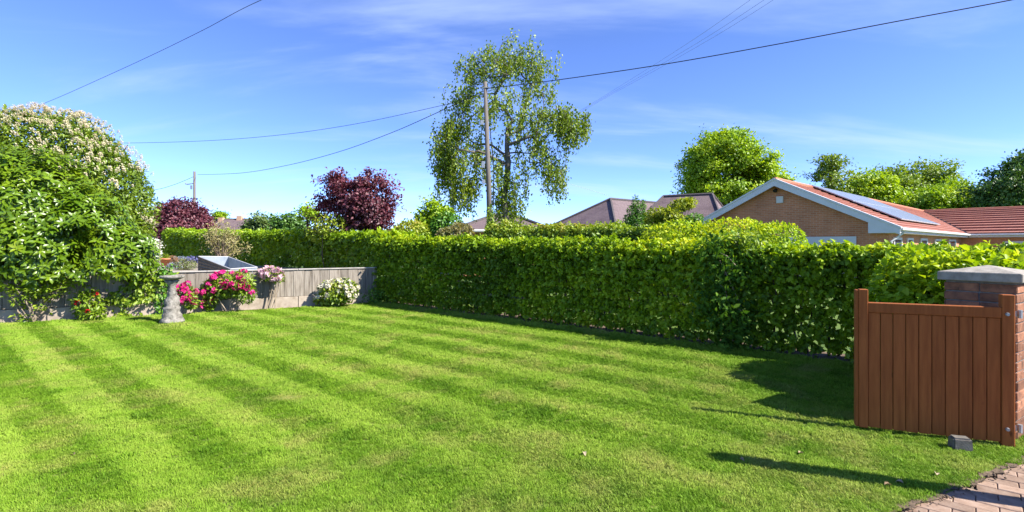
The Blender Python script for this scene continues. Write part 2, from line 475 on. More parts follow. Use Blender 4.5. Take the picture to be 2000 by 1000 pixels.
def brick_wall_mat(name, ca, cb, cm, sx=0.225, sz=0.075):
    m, nt, out = nmat(name)
    tc = nt.nodes.new('ShaderNodeTexCoord')
    bt = nt.nodes.new('ShaderNodeTexBrick')
    bt.inputs['Color1'].default_value = (*ca, 1); bt.inputs['Color2'].default_value = (*cb, 1); bt.inputs['Mortar'].default_value = (*cm, 1)
    bt.inputs['Scale'].default_value = 1.0; bt.inputs['Mortar Size'].default_value = 0.008
    bt.inputs['Brick Width'].default_value = sx; bt.inputs['Row Height'].default_value = sz
    nt.links.new(tc.outputs['UV'], bt.inputs['Vector'])
    ns = nt.nodes.new('ShaderNodeTexNoise'); ns.inputs['Scale'].default_value = 1.7; ns.inputs['Detail'].default_value = 6
    nt.links.new(tc.outputs['Object'], ns.inputs['Vector'])
    mx = nt.nodes.new('ShaderNodeMixRGB'); mx.blend_type = 'MULTIPLY'; mx.inputs[0].default_value = .6
    rp = ramp(nt, [(.3, (.75,.72,.7)), (.7, (1.2,1.15,1.1))])
    nt.links.new(ns.outputs[0], rp.inputs[0])
    nt.links.new(bt.outputs['Color'], mx.inputs[1]); nt.links.new(rp.outputs[0], mx.inputs[2])
    b = nt.nodes.new('ShaderNodeBsdfPrincipled'); b.inputs['Roughness'].default_value = .9
    nt.links.new(mx.outputs[0], b.inputs['Base Color'])
    bp = nt.nodes.new('ShaderNodeBump'); bp.inputs['Distance'].default_value = .006; bp.inputs['Strength'].default_value = .6; bp.invert = True
    nt.links.new(bt.outputs['Fac'], bp.inputs['Height']); nt.links.new(bp.outputs[0], b.inputs['Normal'])
    nt.links.new(b.outputs[0], out.inputs['Surface'])
    return m
M['housebrick'] = brick_wall_mat('house_brick', (.47,.172,.076), (.57,.228,.106), (.52,.33,.21))

def roof_mat(name, c1, c2, c3, scale, course=0.0, tile=0.3):
    """tile colours with per-tile variation along each course"""
    m, nt, out = nmat(name)
    tc = nt.nodes.new('ShaderNodeTexCoord')
    bt = nt.nodes.new('ShaderNodeTexBrick')
    bt.inputs['Color1'].default_value = (*c1, 1); bt.inputs['Color2'].default_value = (*c2, 1); bt.inputs['Mortar'].default_value = (*[x*.5 for x in c1], 1)
    bt.inputs['Scale'].default_value = 1.0; bt.inputs['Mortar Size'].default_value = 0.010
    bt.inputs['Brick Width'].default_value = tile; bt.inputs['Row Height'].default_value = scale
    nt.links.new(tc.outputs['UV'], bt.inputs['Vector'])
    ns = nt.nodes.new('ShaderNodeTexNoise'); ns.inputs['Scale'].default_value = 1.3; ns.inputs['Detail'].default_value = 9; ns.inputs['Roughness'].default_value = .7
    nt.links.new(tc.outputs['Object'], ns.inputs['Vector'])
    mx = nt.nodes.new('ShaderNodeMixRGB'); mx.inputs[0].default_value = .5
    rp = ramp(nt, [(.36, tuple(q*.72 for q in c1)), (.5, c2), (.66, c3)])
    nt.links.new(ns.outputs[0], rp.inputs[0])
    nt.links.new(bt.outputs['Color'], mx.inputs[1]); nt.links.new(rp.outputs[0], mx.inputs[2])
    b = nt.nodes.new('ShaderNodeBsdfPrincipled'); b.inputs['Roughness'].default_value = .75
    nt.links.new(mx.outputs[0], b.inputs['Base Color'])
    bp = nt.nodes.new('ShaderNodeBump'); bp.inputs['Distance'].default_value = .012; bp.inputs['Strength'].default_value = .7; bp.invert = True
    nt.links.new(bt.outputs['Fac'], bp.inputs['Height']); nt.links.new(bp.outputs[0], b.inputs['Normal'])
    nt.links.new(b.outputs[0], out.inputs['Surface'])
    return m
M['redtile'] = roof_mat('red_roof_tile', (.27,.092,.056), (.34,.125,.078), (.30,.15,.105), 2.0, tile=.22)
M['slate'] = roof_mat('mauve_slate', (.115,.078,.078), (.155,.108,.108), (.165,.122,.112), .17, tile=.26)
M['ridgetile'] = surf_mat('dark_ridge_tile', (.06,.05,.05), (.10,.085,.085), 9, .85, .3)
M['redridge'] = surf_mat('red_ridge_tile', (.36,.13,.075), (.48,.20,.12), 6, .85, .3)

# lawn: blades take stripe light painted into tint and dryness from each tuft
def grass_mat():
    m, nt, out = nmat('lawn_grass')
    def attr(n):
        a = nt.nodes.new('ShaderNodeAttribute'); a.attribute_type = 'INSTANCER'; a.attribute_name = n; return a
    a1, a2 = attr('tint'), attr('dryness_sheen')
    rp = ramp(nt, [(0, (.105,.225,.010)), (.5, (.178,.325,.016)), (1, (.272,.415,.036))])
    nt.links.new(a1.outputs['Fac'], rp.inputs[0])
    mx = nt.nodes.new('ShaderNodeMixRGB'); mx.inputs[2].default_value = (.40,.38,.10, 1)
    nt.links.new(a2.outputs['Fac'], mx.inputs[0]); nt.links.new(rp.outputs[0], mx.inputs[1])
    b = nt.nodes.new('ShaderNodeBsdfPrincipled'); b.inputs['Roughness'].default_value = .6; b.inputs['Specular IOR Level'].default_value = .15
    nt.links.new(mx.outputs[0], b.inputs['Base Color'])
    tr = nt.nodes.new('ShaderNodeBsdfTranslucent')
    nt.links.new(mx.outputs[0], tr.inputs['Color'])
    ms = nt.nodes.new('ShaderNodeMixShader'); ms.inputs[0].default_value = .3
    nt.links.new(b.outputs[0], ms.inputs[1]); nt.links.new(tr.outputs[0], ms.inputs[2])
    nt.links.new(ms.outputs[0], out.inputs['Surface'])
    return m
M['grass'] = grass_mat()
M['thatch'] = surf_mat('lawn_thatch', (.075,.125,.012), (.13,.18,.022), 9, .95, .6, bscale=90, c3=(.20,.20,.05), bdist=.01)

# ------------------------------------------------------------------ the ground
HA = np.array([4.36, 6.41]); HB = np.array([-3.49, 13.2])       # foot of the main hedge face
HDIR = (HB-HA)/np.linalg.norm(HB-HA); HN = np.array([HDIR[1], -HDIR[0]])*-1.0
if HN[1] > 0: HN = -HN                                           # towards the lawn
WDIR = np.array([-6.25, -3.46]); WDIR = WDIR/np.linalg.norm(WDIR); WN = np.array([-WDIR[1], WDIR[0]])
if WN[1] > 0: WN = -WN
WA = HB.copy()                                                   # wall runs from the hedge corner to the left
WLEN = 9.4
WE = WA + WDIR*WLEN
TERR = 0.74

me = mesh_np('ground', [(-900,-200,-.06), (900,-200,-.06), (900,1500,-.06), (-900,1500,-.06)], np.array([[0,1,2,3]]), M['field'])
tag(link('ground', me), kind='structure')

# drive edge (lawn side)
EDGE = [G(1600, 1065), G(1750, 1000), G(1800, 982), G(1850, 963), G(1905, 941), G(1960, 919), G(2000, 903), G(2060, 884)]
EDGE = [(p.x, p.y) for p in EDGE]
lawn_poly = [(-16,-4), (-0.5,-4), (0.9, 1.4)] + EDGE[0:] + [(4.6,3.9), (6.6,4.4)]
q = HA - HDIR*1.6
lawn_poly += [tuple(q), tuple(HB), tuple(WE), (-16, 6.0)]
me = mesh_np('lawn', [(x, y, 0.0) for x, y in lawn_poly], np.array([list(range(len(lawn_poly)))]), M['thatch'])
tag(link('lawn', me), kind='structure')

# soil strips below the hedge, along the wall and along the paving
def strip(name, pts, w0, w1, z, mat):
    """ragged-edged ribbon along a polyline, w0/w1 = offsets to either side"""
    pts = [np.array(p[:2], float) for p in pts]
    V = []; n = 0
    out = []
    for a, b in zip(pts[:-1], pts[1:]):
        k = max(2, int(np.linalg.norm(b-a)/0.06))
        for i in range(k): out.append((a+(b-a)*i/k, (b-a)/np.linalg.norm(b-a)))
    out.append((pts[-1], out[-1][1]))
    for p, d in out:
        nn = np.array([-d[1], d[0]])
        j0, j1 = random.uniform(-.022, .022), random.uniform(-.022, .022)
        a = p + nn*(w0+j0); b = p + nn*(w1+j1)
        V += [(a[0], a[1], z), (b[0], b[1], z)]
    Fq = np.array([(2*i, 2*i+2, 2*i+3, 2*i+1) for i in range(len(out)-1)])
    return tag(link(name, mesh_np(name, V, Fq, mat)), kind='structure')
strip('hedge_bed', [HA - HDIR*1.5, HB], -0.55, 0.10, .012, M['soil'])
strip('wall_bed', [WA + HDIR*0.0, WE], -.2, .15, .010, M['soil'])
strip('lawn_edge_soil', EDGE, -.012, .05, .006, M['soil'])

# terrace held up by the wall
t_poly = [tuple(WA + np.array([.1,.25])), (-4.5, 14.6), (-18.5, 27.5), (-30, 40), (-45, 40), (-45, 4), tuple(WE + np.array([-.2,.1]))]
t_poly = [tuple(WA - WN*.06)] + t_poly[1:-1] + [tuple(WE - WN*.06)]
me = mesh_np('terrace_ground', [(x, y, TERR) for x, y in t_poly], np.array([list(range(len(t_poly)))]), M['gravel'])
tag(link('terrace_ground', me), kind='structure')
# path slab on the terrace seen through the gap beside the hedge
c = [G(262, 524, TERR+.004), G(300, 522, TERR+.004), G(296, 500, TERR+.004), G(275, 500, TERR+.004)]
tag(link('garden_path', mesh_np('garden_path', c, np.array([[0,1,2,3]]), M['cap'])), kind='structure')

# ------------------------------------------------------------------ driveway with its pavers
drv = thing('driveway', None, None, (0, 0, 0)); drv['kind'] = 'structure'
poly = [(0.75, 1.35)] + [(x, y) for x, y in EDGE] + [(5.4, 3.9), (6.2, 2.2), (6.2, 1.2), (3.0, 0.4)]
bed = link('paver_bed', mesh_np('paver_bed', [(x, y, -.02) for x, y in poly], np.array([list(range(len(poly)))]), M['sand']), drv)
pm = MB(); pm.box(-.0985, .0985, -.0485, .0485, -.05, .0)
pav_me = pm.mesh('paver', M['paver'], bevel=.004)
pd = Vector((.74, -.67, 0)).normalized(); pn = Vector((.67, .74, 0)).normalized()
pang = math.atan2(pd.y, pd.x)
def edge_y(x):
    for (x0, y0), (x1, y1) in zip(EDGE[:-1], EDGE[1:]):
        if x0 <= x <= x1: return y0 + (y1-y0)*(x-x0)/(x1-x0)
    return EDGE[0][1] + (x-EDGE[0][0])*.5 if x < EDGE[0][0] else EDGE[-1][1] + (x-EDGE[-1][0])*.3
cand = []
for i in range(-40, 60):
    for j in range(-40, 60):
        c = pd*(i*.2 + (j % 2)*.1) + pn*(j*.1)
        if 1.0 < c.x < 4.6 and 1.9 < c.y < 4.0 and c.y < edge_y(c.x) + .07:
            cand.append(c)
cand.sort(key=lambda c: -c.y + abs(c.x-c.y)*.6)
for c in cand[:298]:
    o = link('paver', pav_me, drv, (c.x, c.y, -.004 + random.uniform(-.003, .003)), (random.uniform(-.012,.012), random.uniform(-.012,.012), pang + random.uniform(-.012,.012)))

# ------------------------------------------------------------------ lawn grass
def make_grass():
    # tuft meshes, kept as data for the grass object's node tree
    tufts = []
    for k in range(4):
        nb = 40
        a = RNG.random(nb)*2*np.pi; r = np.sqrt(RNG.random(nb))*.036
        p = np.stack([r*np.cos(a), r*np.sin(a), np.zeros(nb)], 1)
        lean = RNG.random(nb)*.75 + .1; la = RNG.random(nb)*2*np.pi
        d = unit(np.stack([np.cos(la)*lean, np.sin(la)*lean, np.ones(nb)], 1))
        h = .012 + RNG.random(nb)**1.5*.018
        w = .0028 + RNG.random(nb)*.0018
        s = unit(np.cross(d, np.array([[0, 0, 1.0]]) + .01)); tip = p + d*h[:, None] + np.stack([np.cos(la), np.sin(la), -np.ones(nb)*.2], 1)*h[:, None]*.25
        mid = p + d*h[:, None]*.55
        V = np.stack([p - s*w[:, None]*.5, p + s*w[:, None]*.5, mid + s*w[:, None]*.5, mid - s*w[:, None]*.5, tip], 1).reshape(-1, 3)
        b = np.arange(nb)[:, None]*5
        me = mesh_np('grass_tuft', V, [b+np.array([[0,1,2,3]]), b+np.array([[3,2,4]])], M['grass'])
        tufts.append(bpy.data.objects.new('grass_tuft', me))
    # points
    pts = []
    for (y0, y1, dens, sc) in ((1.9, 3.9, 2300, .74), (3.9, 6.0, 1500, .90), (6.0, 9.0, 950, 1.1), (9.0, 13.6, 520, 1.4)):
        xa, xb = -y1*1.08 - .3, min(y1*1.02 + .2, 5.2)
        n = int((xb-xa)*(y1-y0)*dens)
        x = xa + RNG.random(n)*(xb-xa); y = y0 + RNG.random(n)*(y1-y0)
        k = np.abs(x) < y*1.1 + .3
        pts.append(np.stack([x[k], y[k], np.full(k.sum(), sc)], 1))
    A = np.concatenate(pts)
    x, y = A[:, 0], A[:, 1]
    rel = A[:, :2] - HA
    dh = rel @ HN                       # distance from the hedge foot
    rw = A[:, :2] - WA
    dw = rw @ WN
    ex = np.array([e[0] for e in EDGE]); ey = np.array([e[1] for e in EDGE])
    yed = np.interp(x, ex, ey, left=-5)
    rag = (vnoise(np.stack([x, y, x*0], 1), 9, 3)-.5)*.12
    keep = (dh > .10 + rag) & (dw > .16 + rag*.7) & ~((x > ex[0]) & (y < yed + .03 + rag*.9)) & (y > 1.95)
    pil = np.array([3.8, 4.2]); keep &= np.hypot(x-pil[0], y-pil[1]) > .12
    bb = np.array([-6.55, 9.85]); keep &= np.hypot(x-bb[0], y-bb[1]) > .27 + rag*.5
    A = A[keep]; x, y = A[:, 0], A[:, 1]; dh = dh[keep]; n = len(A)
    p3 = np.stack([x, y, x*0], 1)
    # mowing stripes run along the hedge, 0.42 m wide
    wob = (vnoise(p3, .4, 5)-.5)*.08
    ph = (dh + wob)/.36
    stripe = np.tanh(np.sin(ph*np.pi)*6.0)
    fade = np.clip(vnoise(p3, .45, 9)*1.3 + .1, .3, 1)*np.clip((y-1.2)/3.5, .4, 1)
    big = fbm(p3, .9, 21); fine = fbm(p3, 3.2, 31)
    tint = .57 + .21*stripe*fade + (big-.5)*.7 + (fine-.5)*1.2 + (fbm(p3, 9, 61)-.5)*.9 + (RNG.random(n)-.5)*.45  # stripe term paints the light and dark sheen of leaning blades into colour
    weed = np.clip((fbm(p3, 4.2, 71)-.66)*9, 0, 1)             # coarser, darker clumps of clover and weed grass
    tint = tint - .38*weed
    dry = np.clip((fbm(p3, 2.7, 41)-.50)*3.4, 0, .7)*(.3+.7*RNG.random(n)) + .42*np.clip(stripe, 0, 1)*fade*np.clip(fbm(p3, 4.5, 51)-.30, 0, 1)*1.7*RNG.random(n) + .16*RNG.random(n)**2  # dry patches, plus painted paleness on the light-catching stripes
    bare = np.exp(-(((x-G(556, 778).x)/.16)**2 + ((y-G(556, 778).y)/.09)**2))
    dry = dry*(1-.7*weed) + .9*bare
    hd = np.array([HDIR[0], HDIR[1]])
    ang = math.atan2(-HDIR[1], -HDIR[0])
    # blades are laid over along the mowing direction, one way and back
    tilt = .38*stripe*fade + (RNG.random(n)-.5)*.5
    yaw = RNG.random(n)*2*np.pi
    # Euler XYZ: spin the tuft, then lean it (approximate lean about the axis across the stripe)
    axx, axy = -HDIR[1], HDIR[0]
    rx = -tilt*axx + (RNG.random(n)-.5)*.2; ry = -tilt*axy + (RNG.random(n)-.5)*.2
    me = bpy.data.meshes.new('lawn_grass')
    me.vertices.add(n)
    me.vertices.foreach_set('co', np.stack([x, y, np.full(n, .0)], 1).astype(np.float32).ravel())
    def fa(nm, v, t='FLOAT'):
        a = me.attributes.new(nm, t, 'POINT'); a.data.foreach_set('value' if t != 'FLOAT_VECTOR' else 'vector', np.asarray(v, np.float32).ravel())
    fa('tint', np.clip(tint, 0, 1)); fa('dryness_sheen', np.clip(dry, 0, .9))
    edge_long = 1.0 + .7*np.clip(1 - np.abs(dh-.15)/.25, 0, 1)
    fa('size', A[:, 2]*(.7+.6*RNG.random(n))*(1+.55*weed)*(1-.7*bare)*edge_long)
    fa('lean', np.stack([rx, ry, yaw*0], 1), 'FLOAT_VECTOR'); fa('spin', yaw)
    fa('pick', RNG.integers(0, 4, n).astype(float))
    o = link('lawn_grass', me)
    ng = bpy.data.node_groups.new('grass', 'GeometryNodeTree')
    ng.interface.new_socket('Geometry', in_out='INPUT', socket_type='NodeSocketGeometry')
    ng.interface.new_socket('Geometry', in_out='OUTPUT', socket_type='NodeSocketGeometry')
    N = ng.nodes.new; K = ng.links.new
    gi, go = N('NodeGroupInput'), N('NodeGroupOutput')
    def nat(nm, t):
        a = N('GeometryNodeInputNamedAttribute'); a.data_type = t; a.inputs['Name'].default_value = nm; return a
    m2p = N('GeometryNodeMeshToPoints')
    K(gi.outputs[0], m2p.inputs['Mesh'])
    join = N('GeometryNodeJoinGeometry')
    for k, t in enumerate(tufts):
        oi = N('GeometryNodeObjectInfo'); oi.inputs['Object'].default_value = t
        ip = N('GeometryNodeInstanceOnPoints')
        K(m2p.outputs[0], ip.inputs['Points']); K(oi.outputs['Geometry'], ip.inputs['Instance'])
        cmpn = N('FunctionNodeCompare'); cmpn.data_type = 'FLOAT'; cmpn.operation = 'EQUAL'
        cmpn.inputs['Epsilon'].default_value = .1
        pk = nat('pick', 'FLOAT'); K(pk.outputs[0], cmpn.inputs[0]); cmpn.inputs[1].default_value = float(k)
        K(cmpn.outputs[0], ip.inputs['Selection'])
        e2r = N('FunctionNodeEulerToRotation'); ln = nat('lean', 'FLOAT_VECTOR'); K(ln.outputs[0], e2r.inputs[0])
        sp = nat('spin', 'FLOAT'); cb = N('ShaderNodeCombineXYZ'); K(sp.outputs[0], cb.inputs[2])
        e2s = N('FunctionNodeEulerToRotation'); K(cb.outputs[0], e2s.inputs[0])
        rr = N('FunctionNodeRotateRotation'); rr.rotation_space = 'LOCAL'
        K(e2r.outputs[0], rr.inputs[0]); K(e2s.outputs[0], rr.inputs[1])
        K(rr.outputs[0], ip.inputs['Rotation'])
        sz = nat('size', 'FLOAT'); K(sz.outputs[0], ip.inputs['Scale'])
        K(ip.outputs[0], join.inputs[0])
    K(join.outputs[0], go.inputs[0])
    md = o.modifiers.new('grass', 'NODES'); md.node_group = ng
    tag(o, 'short striped green lawn grass', 'grass', kind='stuff')
    print('tufts', n)
make_grass()

# ------------------------------------------------------------------ plank retaining wall
def make_wall():
    ang = math.atan2(-WDIR[1], -WDIR[0])            # local +x runs from the left end to the corner
    o = thing('plank_wall', 'low weathered grey plank retaining wall above pale concrete base boards', 'wall', (WE[0], WE[1], 0), ang)
    # local y+ = away from lawn
    L_ = WLEN
    x = 0.0; k = 0
    while x < L_ - .02:
        w = random.uniform(.17, .27); w = min(w, L_ - x)
        m = MB(); dy = random.uniform(-.007, .007)
        top = .895 + random.uniform(-.004, .004)
        m.box(x+.003, x+w-.003, -.022+dy, .022+dy, .268, top)
        m.build('plank', M['weathered'], o, bevel=.003)
        x += w
    for i in range(5):
        a = i*L_/5; b = (i+1)*L_/5
        m = MB(); m.box(a+.006, b-.006, -.035, .03, -.05, .262 + random.uniform(-.006,.006)); m.build('base_board', M['concrete'], o, bevel=.006)
        m = MB(); m.box(a+.004, b-.004, -.05, .05, .897, .925); m.build('cap_rail', M['rail'], o, bevel=.004)
    m = MB(); m.box(0, L_, .035, .075, -.05, .76); m.build('backing_board', M['weathered'], o)
make_wall()

# ------------------------------------------------------------------ hedges
def hedge(name, label, path, hfun, thick, nleaf, lsize, mat, cat='hedge', z0=0.0, tint_bias=0.0, lumps=.10, stem_n=40, side=1, jag=.05, round_top=.30, group=None, tint_fun=None, low=0.10, clump=1.0):
    """path: list of 2D points = foot of the near face, the hedge lies behind it (to the `side`)."""
    pts = [np.array(p, float) for p in path]
    seg = [np.linalg.norm(b-a) for a, b in zip(pts[:-1], pts[1:])]
    tot = sum(seg)
    o = thing(name, label, cat, (pts[0][0], pts[0][1], z0), group=group)
    n = nleaf
    u = RNG.random(n)*tot
    cum = np.concatenate([[0], np.cumsum(seg)])
    si = np.clip(np.searchsorted(cum, u, side='right')-1, 0, len(seg)-1)
    PA = np.array(pts)[si]; PB = np.array(pts)[si+1]
    f = ((u-cum[si])/np.array(seg)[si])[:, None]
    base = PA*(1-f) + PB*f
    d2 = unit(PB-PA); n2 = np.stack([-d2[:, 1], d2[:, 0]], 1)
    n2 = np.where((n2[:, 1:2] > 0), -n2, n2)            # near-face normal points to the camera
    H = hfun(u/tot)
    # profile: front face, rounded top, upper back
    r = RNG.random(n)
    per = H + thick + .6
    s = r*per
    front = s < H - .1
    top = (~front) & (s < H + thick - .1)
    back = ~(front | top)
    zz = np.where(front, s + .05, np.where(top, H, H - (s-H-thick+.1)))
    off = np.where(front, 0.0, np.where(top, (s-H+.1), thick))
    nx = np.where(front, 1.0, np.where(top, 0.0, -1.0)); nz = np.where(top, 1.0, 0.0)
    # round the shoulders
    cz = H - round_top*.6
    e1 = np.clip((zz-cz)/(round_top*.6), 0, 1)
    off = np.where(front, off + e1**2*.13, off)
    nz = nz + e1*.6*front
    edge = np.clip(1-off/.22, 0, 1)*top + np.clip(1-(thick-off)/.22, 0, 1)*top
    zz = zz - edge**2*.11
    nx = nx + (np.clip(1-off/.25, 0, 1) - np.clip(1-(thick-off)/.25, 0, 1))*top*.8
    # bare foot: face tucks in towards the ground
    off = np.where(front, off + .10*np.clip(1-zz/.35, 0, 1)**2, off)
    p = np.stack([base[:, 0]-n2[:, 0]*off, base[:, 1]-n2[:, 1]*off, z0+zz], 1)
    lump = (fbm(p, 1.1, 3)-.5)*2*lumps + (fbm(p, 3.6, 8)-.5)*2*lumps*.8
    depth = -RNG.random(n)**1.6*.26
    nrm = unit(np.stack([n2[:, 0]*nx, n2[:, 1]*nx, nz], 1))
    # leaves come in sprays: pull each towards the nearest of many spray centres
    cell = .13*clump
    ci = np.round(p/cell + (vnoise(p, 1.3, 91)[:, None]-.5)*.8)
    hx = [hash01(ci[:, 0].astype(np.int64), ci[:, 1].astype(np.int64), ci[:, 2].astype(np.int64), q) for q in (5, 6, 7, 8, 9)]
    cen = (ci + np.stack(hx[:3], 1)*.9-.45)*cell
    p = p*.55 + cen*.45
    spray = (hx[3]-.5)*2
    depth = np.where(spray > .55, depth*1.6-.05, depth)
    p = p + nrm*(lump + depth + spray*.055*clump + (RNG.random(n)-.5)*jag)[:, None]
    # thin out the foot
    keep = (p[:, 2] > z0+.03) & ~((zz < low+.22*vnoise(p, 4, 77)) & (RNG.random(n) < .75))
    p, nrm, zz, Hk = p[keep], nrm[keep], zz[keep], H[keep]
    spt = (hx[4][keep]-.5)*.42
    n = len(p)
    ln = unit(nrm*.75 + np.array([0, 0, .55]) + RNG.normal(0, .42, (n, 3)))
    d = unit(nrm*.45 + np.array([0, 0, -.45]) + RNG.normal(0, .6, (n, 3)))
    sz = lsize*(.65 + .7*RNG.random(n))
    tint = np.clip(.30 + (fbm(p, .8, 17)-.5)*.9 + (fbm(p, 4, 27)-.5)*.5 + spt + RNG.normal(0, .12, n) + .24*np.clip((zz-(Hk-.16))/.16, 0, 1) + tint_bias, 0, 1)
    if tint_fun is not None: tint = np.clip(tint + tint_fun(p), 0, 1)
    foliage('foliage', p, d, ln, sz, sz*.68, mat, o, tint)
    m = MB()
    for i in range(stem_n):
        uu = (i+random.random())/stem_n*tot
        k = int(np.clip(np.searchsorted(cum, uu, side='right')-1, 0, len(seg)-1))
        a = pts[k] + (pts[k+1]-pts[k])*(uu-cum[k])/seg[k]
        dd = (pts[k+1]-pts[k])/seg[k]; nn = np.array([-dd[1], dd[0]]); nn = nn if nn[1] < 0 else -nn
        b0 = a - nn*(thick*.5+random.uniform(-.08,.08))
        hh = float(hfun(np.array([uu/tot]))[0])
        t = [Vector((b0[0], b0[1], z0-.03))]
        for q in range(3):
            l = t[-1]; t.append(l + Vector((random.uniform(-.12,.12), random.uniform(-.12,.12), hh*.27)))
        m.tube(t, [.022,.016,.011,.005], 5)
        for q in range(3):
            s0 = t[1].lerp(t[2], random.random()); m.tube([s0, s0+Vector((random.uniform(-.3,.3), random.uniform(-.35,.2), random.uniform(.1,.4)))], [.008,.004], 4)
    m.build('stems', M['bark'], o, world=True, kind='stuff')
    return o

main_path = [HA - HDIR*1.75, HA, HA + (HB-HA)*.5, HB + HDIR*.25]
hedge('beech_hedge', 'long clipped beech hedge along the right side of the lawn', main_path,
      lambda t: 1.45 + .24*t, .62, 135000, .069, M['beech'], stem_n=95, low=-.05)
F0 = HB - HN*.12 + HDIR*.1
far_path = [np.array([-3.15, 13.35]), np.array([-9.4, 18.7]), np.array([-17.2, 25.2])]
hedge('far_beech_hedge', 'lime topped hedge on the terrace beneath the two purple trees', far_path,
      lambda t: 1.06 + .42*t, .8, 46000, .115, M['beech_far'], z0=TERR, tint_bias=.06, stem_n=40, lumps=.08, low=-.3)
# bluish climber growing through the hedge
def climber_patch(name, label, cat, pts, n, size, mat, spread, parent_z=0.0, nrm=None, stems=True, kindname='foliage', aspect=.5):
    o = thing(name, label, cat, (pts[0][0], pts[0][1], parent_z))
    Pp = np.array([tuple(p) for p in pts])
    k = RNG.integers(0, len(Pp), n)
    p = Pp[k] + RNG.normal(0, 1, (n, 3))*np.array(spread)
    p[:, 2] = np.maximum(p[:, 2], parent_z + .03)
    nn = np.array(nrm if nrm is not None else [HN[0], HN[1], .4])
    ln = unit(nn + RNG.normal(0, .4, (n, 3))); d = unit(np.array([0, 0, -.4]) + RNG.normal(0, .6, (n, 3)))
    sz = size*(.6+.8*RNG.random(n))
    foliage(kindname, p, d, ln, sz, sz*aspect, mat, o)
    if stems:
        m = MB()
        for a, b in zip(Pp[:-1], Pp[1:]):
            mid = (a+b)/2 + RNG.normal(0, .03, 3)
            m.tube([a, mid, b], [.009,.008,.006], 5)
        m.build('stem', M['twig'], o, world=True)
    return o
hp = lambda px, z, out=.07: (lambda t: tuple(list(HA + (HB-HA)*t + HN*out) + [z]))((HA[0]-(px-1000)/F*HA[1])/((px-1000)/F*(HB-HA)[1]-(HB-HA)[0]))
climber_patch('hedge_climber', 'dark bluish green climber rising through the beech hedge', 'climber',
   [hp(1435,.12), hp(1430,.4), hp(1425,.7), hp(1405,.95), hp(1440,1.2), hp(1400,1.42), hp(1455,.55), hp(1395,.6)], 1500, .085, M['dark_climber'], (.14,.14,.13))
climber_patch('sprouting_shoots', 'fresh bright green shoots standing up out of the hedge top', 'shoots',
   [hp(1440,1.45,-.25), hp(1430,1.56,-.25), hp(1445,1.63,-.25), hp(1415,1.58,-.25), hp(1460,1.58,-.2)], 420, .075, M['climber'], (.13,.11,.05), nrm=(0,-.3,1))
climber_patch('corner_weeds', 'small dark green weeds at the hedge and wall corner', 'weeds',
   [tuple(np.append(HB + np.array([.05,-.25]), z)) for z in (.05, .16, .3)], 420, .075, M['ivy'], (.2,.12,.1), stems=False)

def bush(name, label, cat, base, blobs, nleaf, lsize, mat, stem_mat=None, nstems=10, shell=.55, gap=0.0, group=None, aspect=.6, lump=.16, lscale=2.2, seed=1, big=False, tint_up=.25, leafname='foliage', bark_r=.02, flat=0.0):
    """shrub: leaves through lumpy ellipsoids (cx,cy,cz,rx,ry,rz), weighted to the outside; stems from base."""
    o = thing(name, label, cat, base, group=group)
    B = np.array(blobs, float)
    wts = (B[:, 3]*B[:, 4]*B[:, 5])**.72
    k = RNG.choice(len(B), nleaf, p=wts/wts.sum())
    v = unit(RNG.normal(0, 1, (nleaf, 3)))
    r = np.where(RNG.random(nleaf) < .75, shell + (1-shell)*RNG.random(nleaf)**.45, RNG.random(nleaf)**.5)
    c, rad = B[k, :3], B[k, 3:]
    p = c + v*rad*r[:, None]
    sc = (fbm(p, lscale, seed)-.5)*2*lump + (fbm(p, lscale*3, seed+5)-.5)*lump
    p = p + v*rad*sc[:, None]
    keep = p[:, 2] > base[2] + .02
    if gap > 0: keep &= vnoise(p, lscale*1.6, seed+9) > gap
    p, v = p[keep], v[keep]; n = len(p)
    ln = unit(v*.7 + np.array([0, 0, .55+flat]) + RNG.normal(0, .42-.2*flat, (n, 3)))
    d = unit(v*.6 + np.array([0, 0, -.25*(1-flat)]) + RNG.normal(0, .6, (n, 3)) * np.array([1, 1, 1-.6*flat]))
    sz = lsize*(.65+.7*RNG.random(n))
    zt = (p[:, 2]-p[:, 2].min())/max(1e-3, np.ptp(p[:, 2]))
    tint = np.clip(.42 + (fbm(p, lscale*.8, seed+31)-.5)*.9 + RNG.normal(0, .15, n) + (zt-.5)*tint_up, 0, 1)
    foliage(leafname, p, d, ln, sz, sz*aspect, mat, o, tint, big=big)
    m = MB()
    bz = Vector(base)
    for i in range(nstems):
        k = random.randrange(len(B)); cc = Vector(B[k, :3]); rr = B[k, 3:]
        e = cc + Vector((random.uniform(-.6,.6)*rr[0], random.uniform(-.6,.6)*rr[1], random.uniform(-.3,.7)*rr[2]))
        s0 = bz + Vector((random.uniform(-.12,.12), random.uniform(-.08,.08), -.02))
        mid = s0.lerp(e, .5) + Vector((random.uniform(-.1,.1), random.uniform(-.1,.1), .1))
        m.tube([s0, mid, e], [bark_r, bark_r*.7, bark_r*.3], 5)
    if nstems: m.build('stems', stem_mat or M['bark'], o, world=True)
    return o

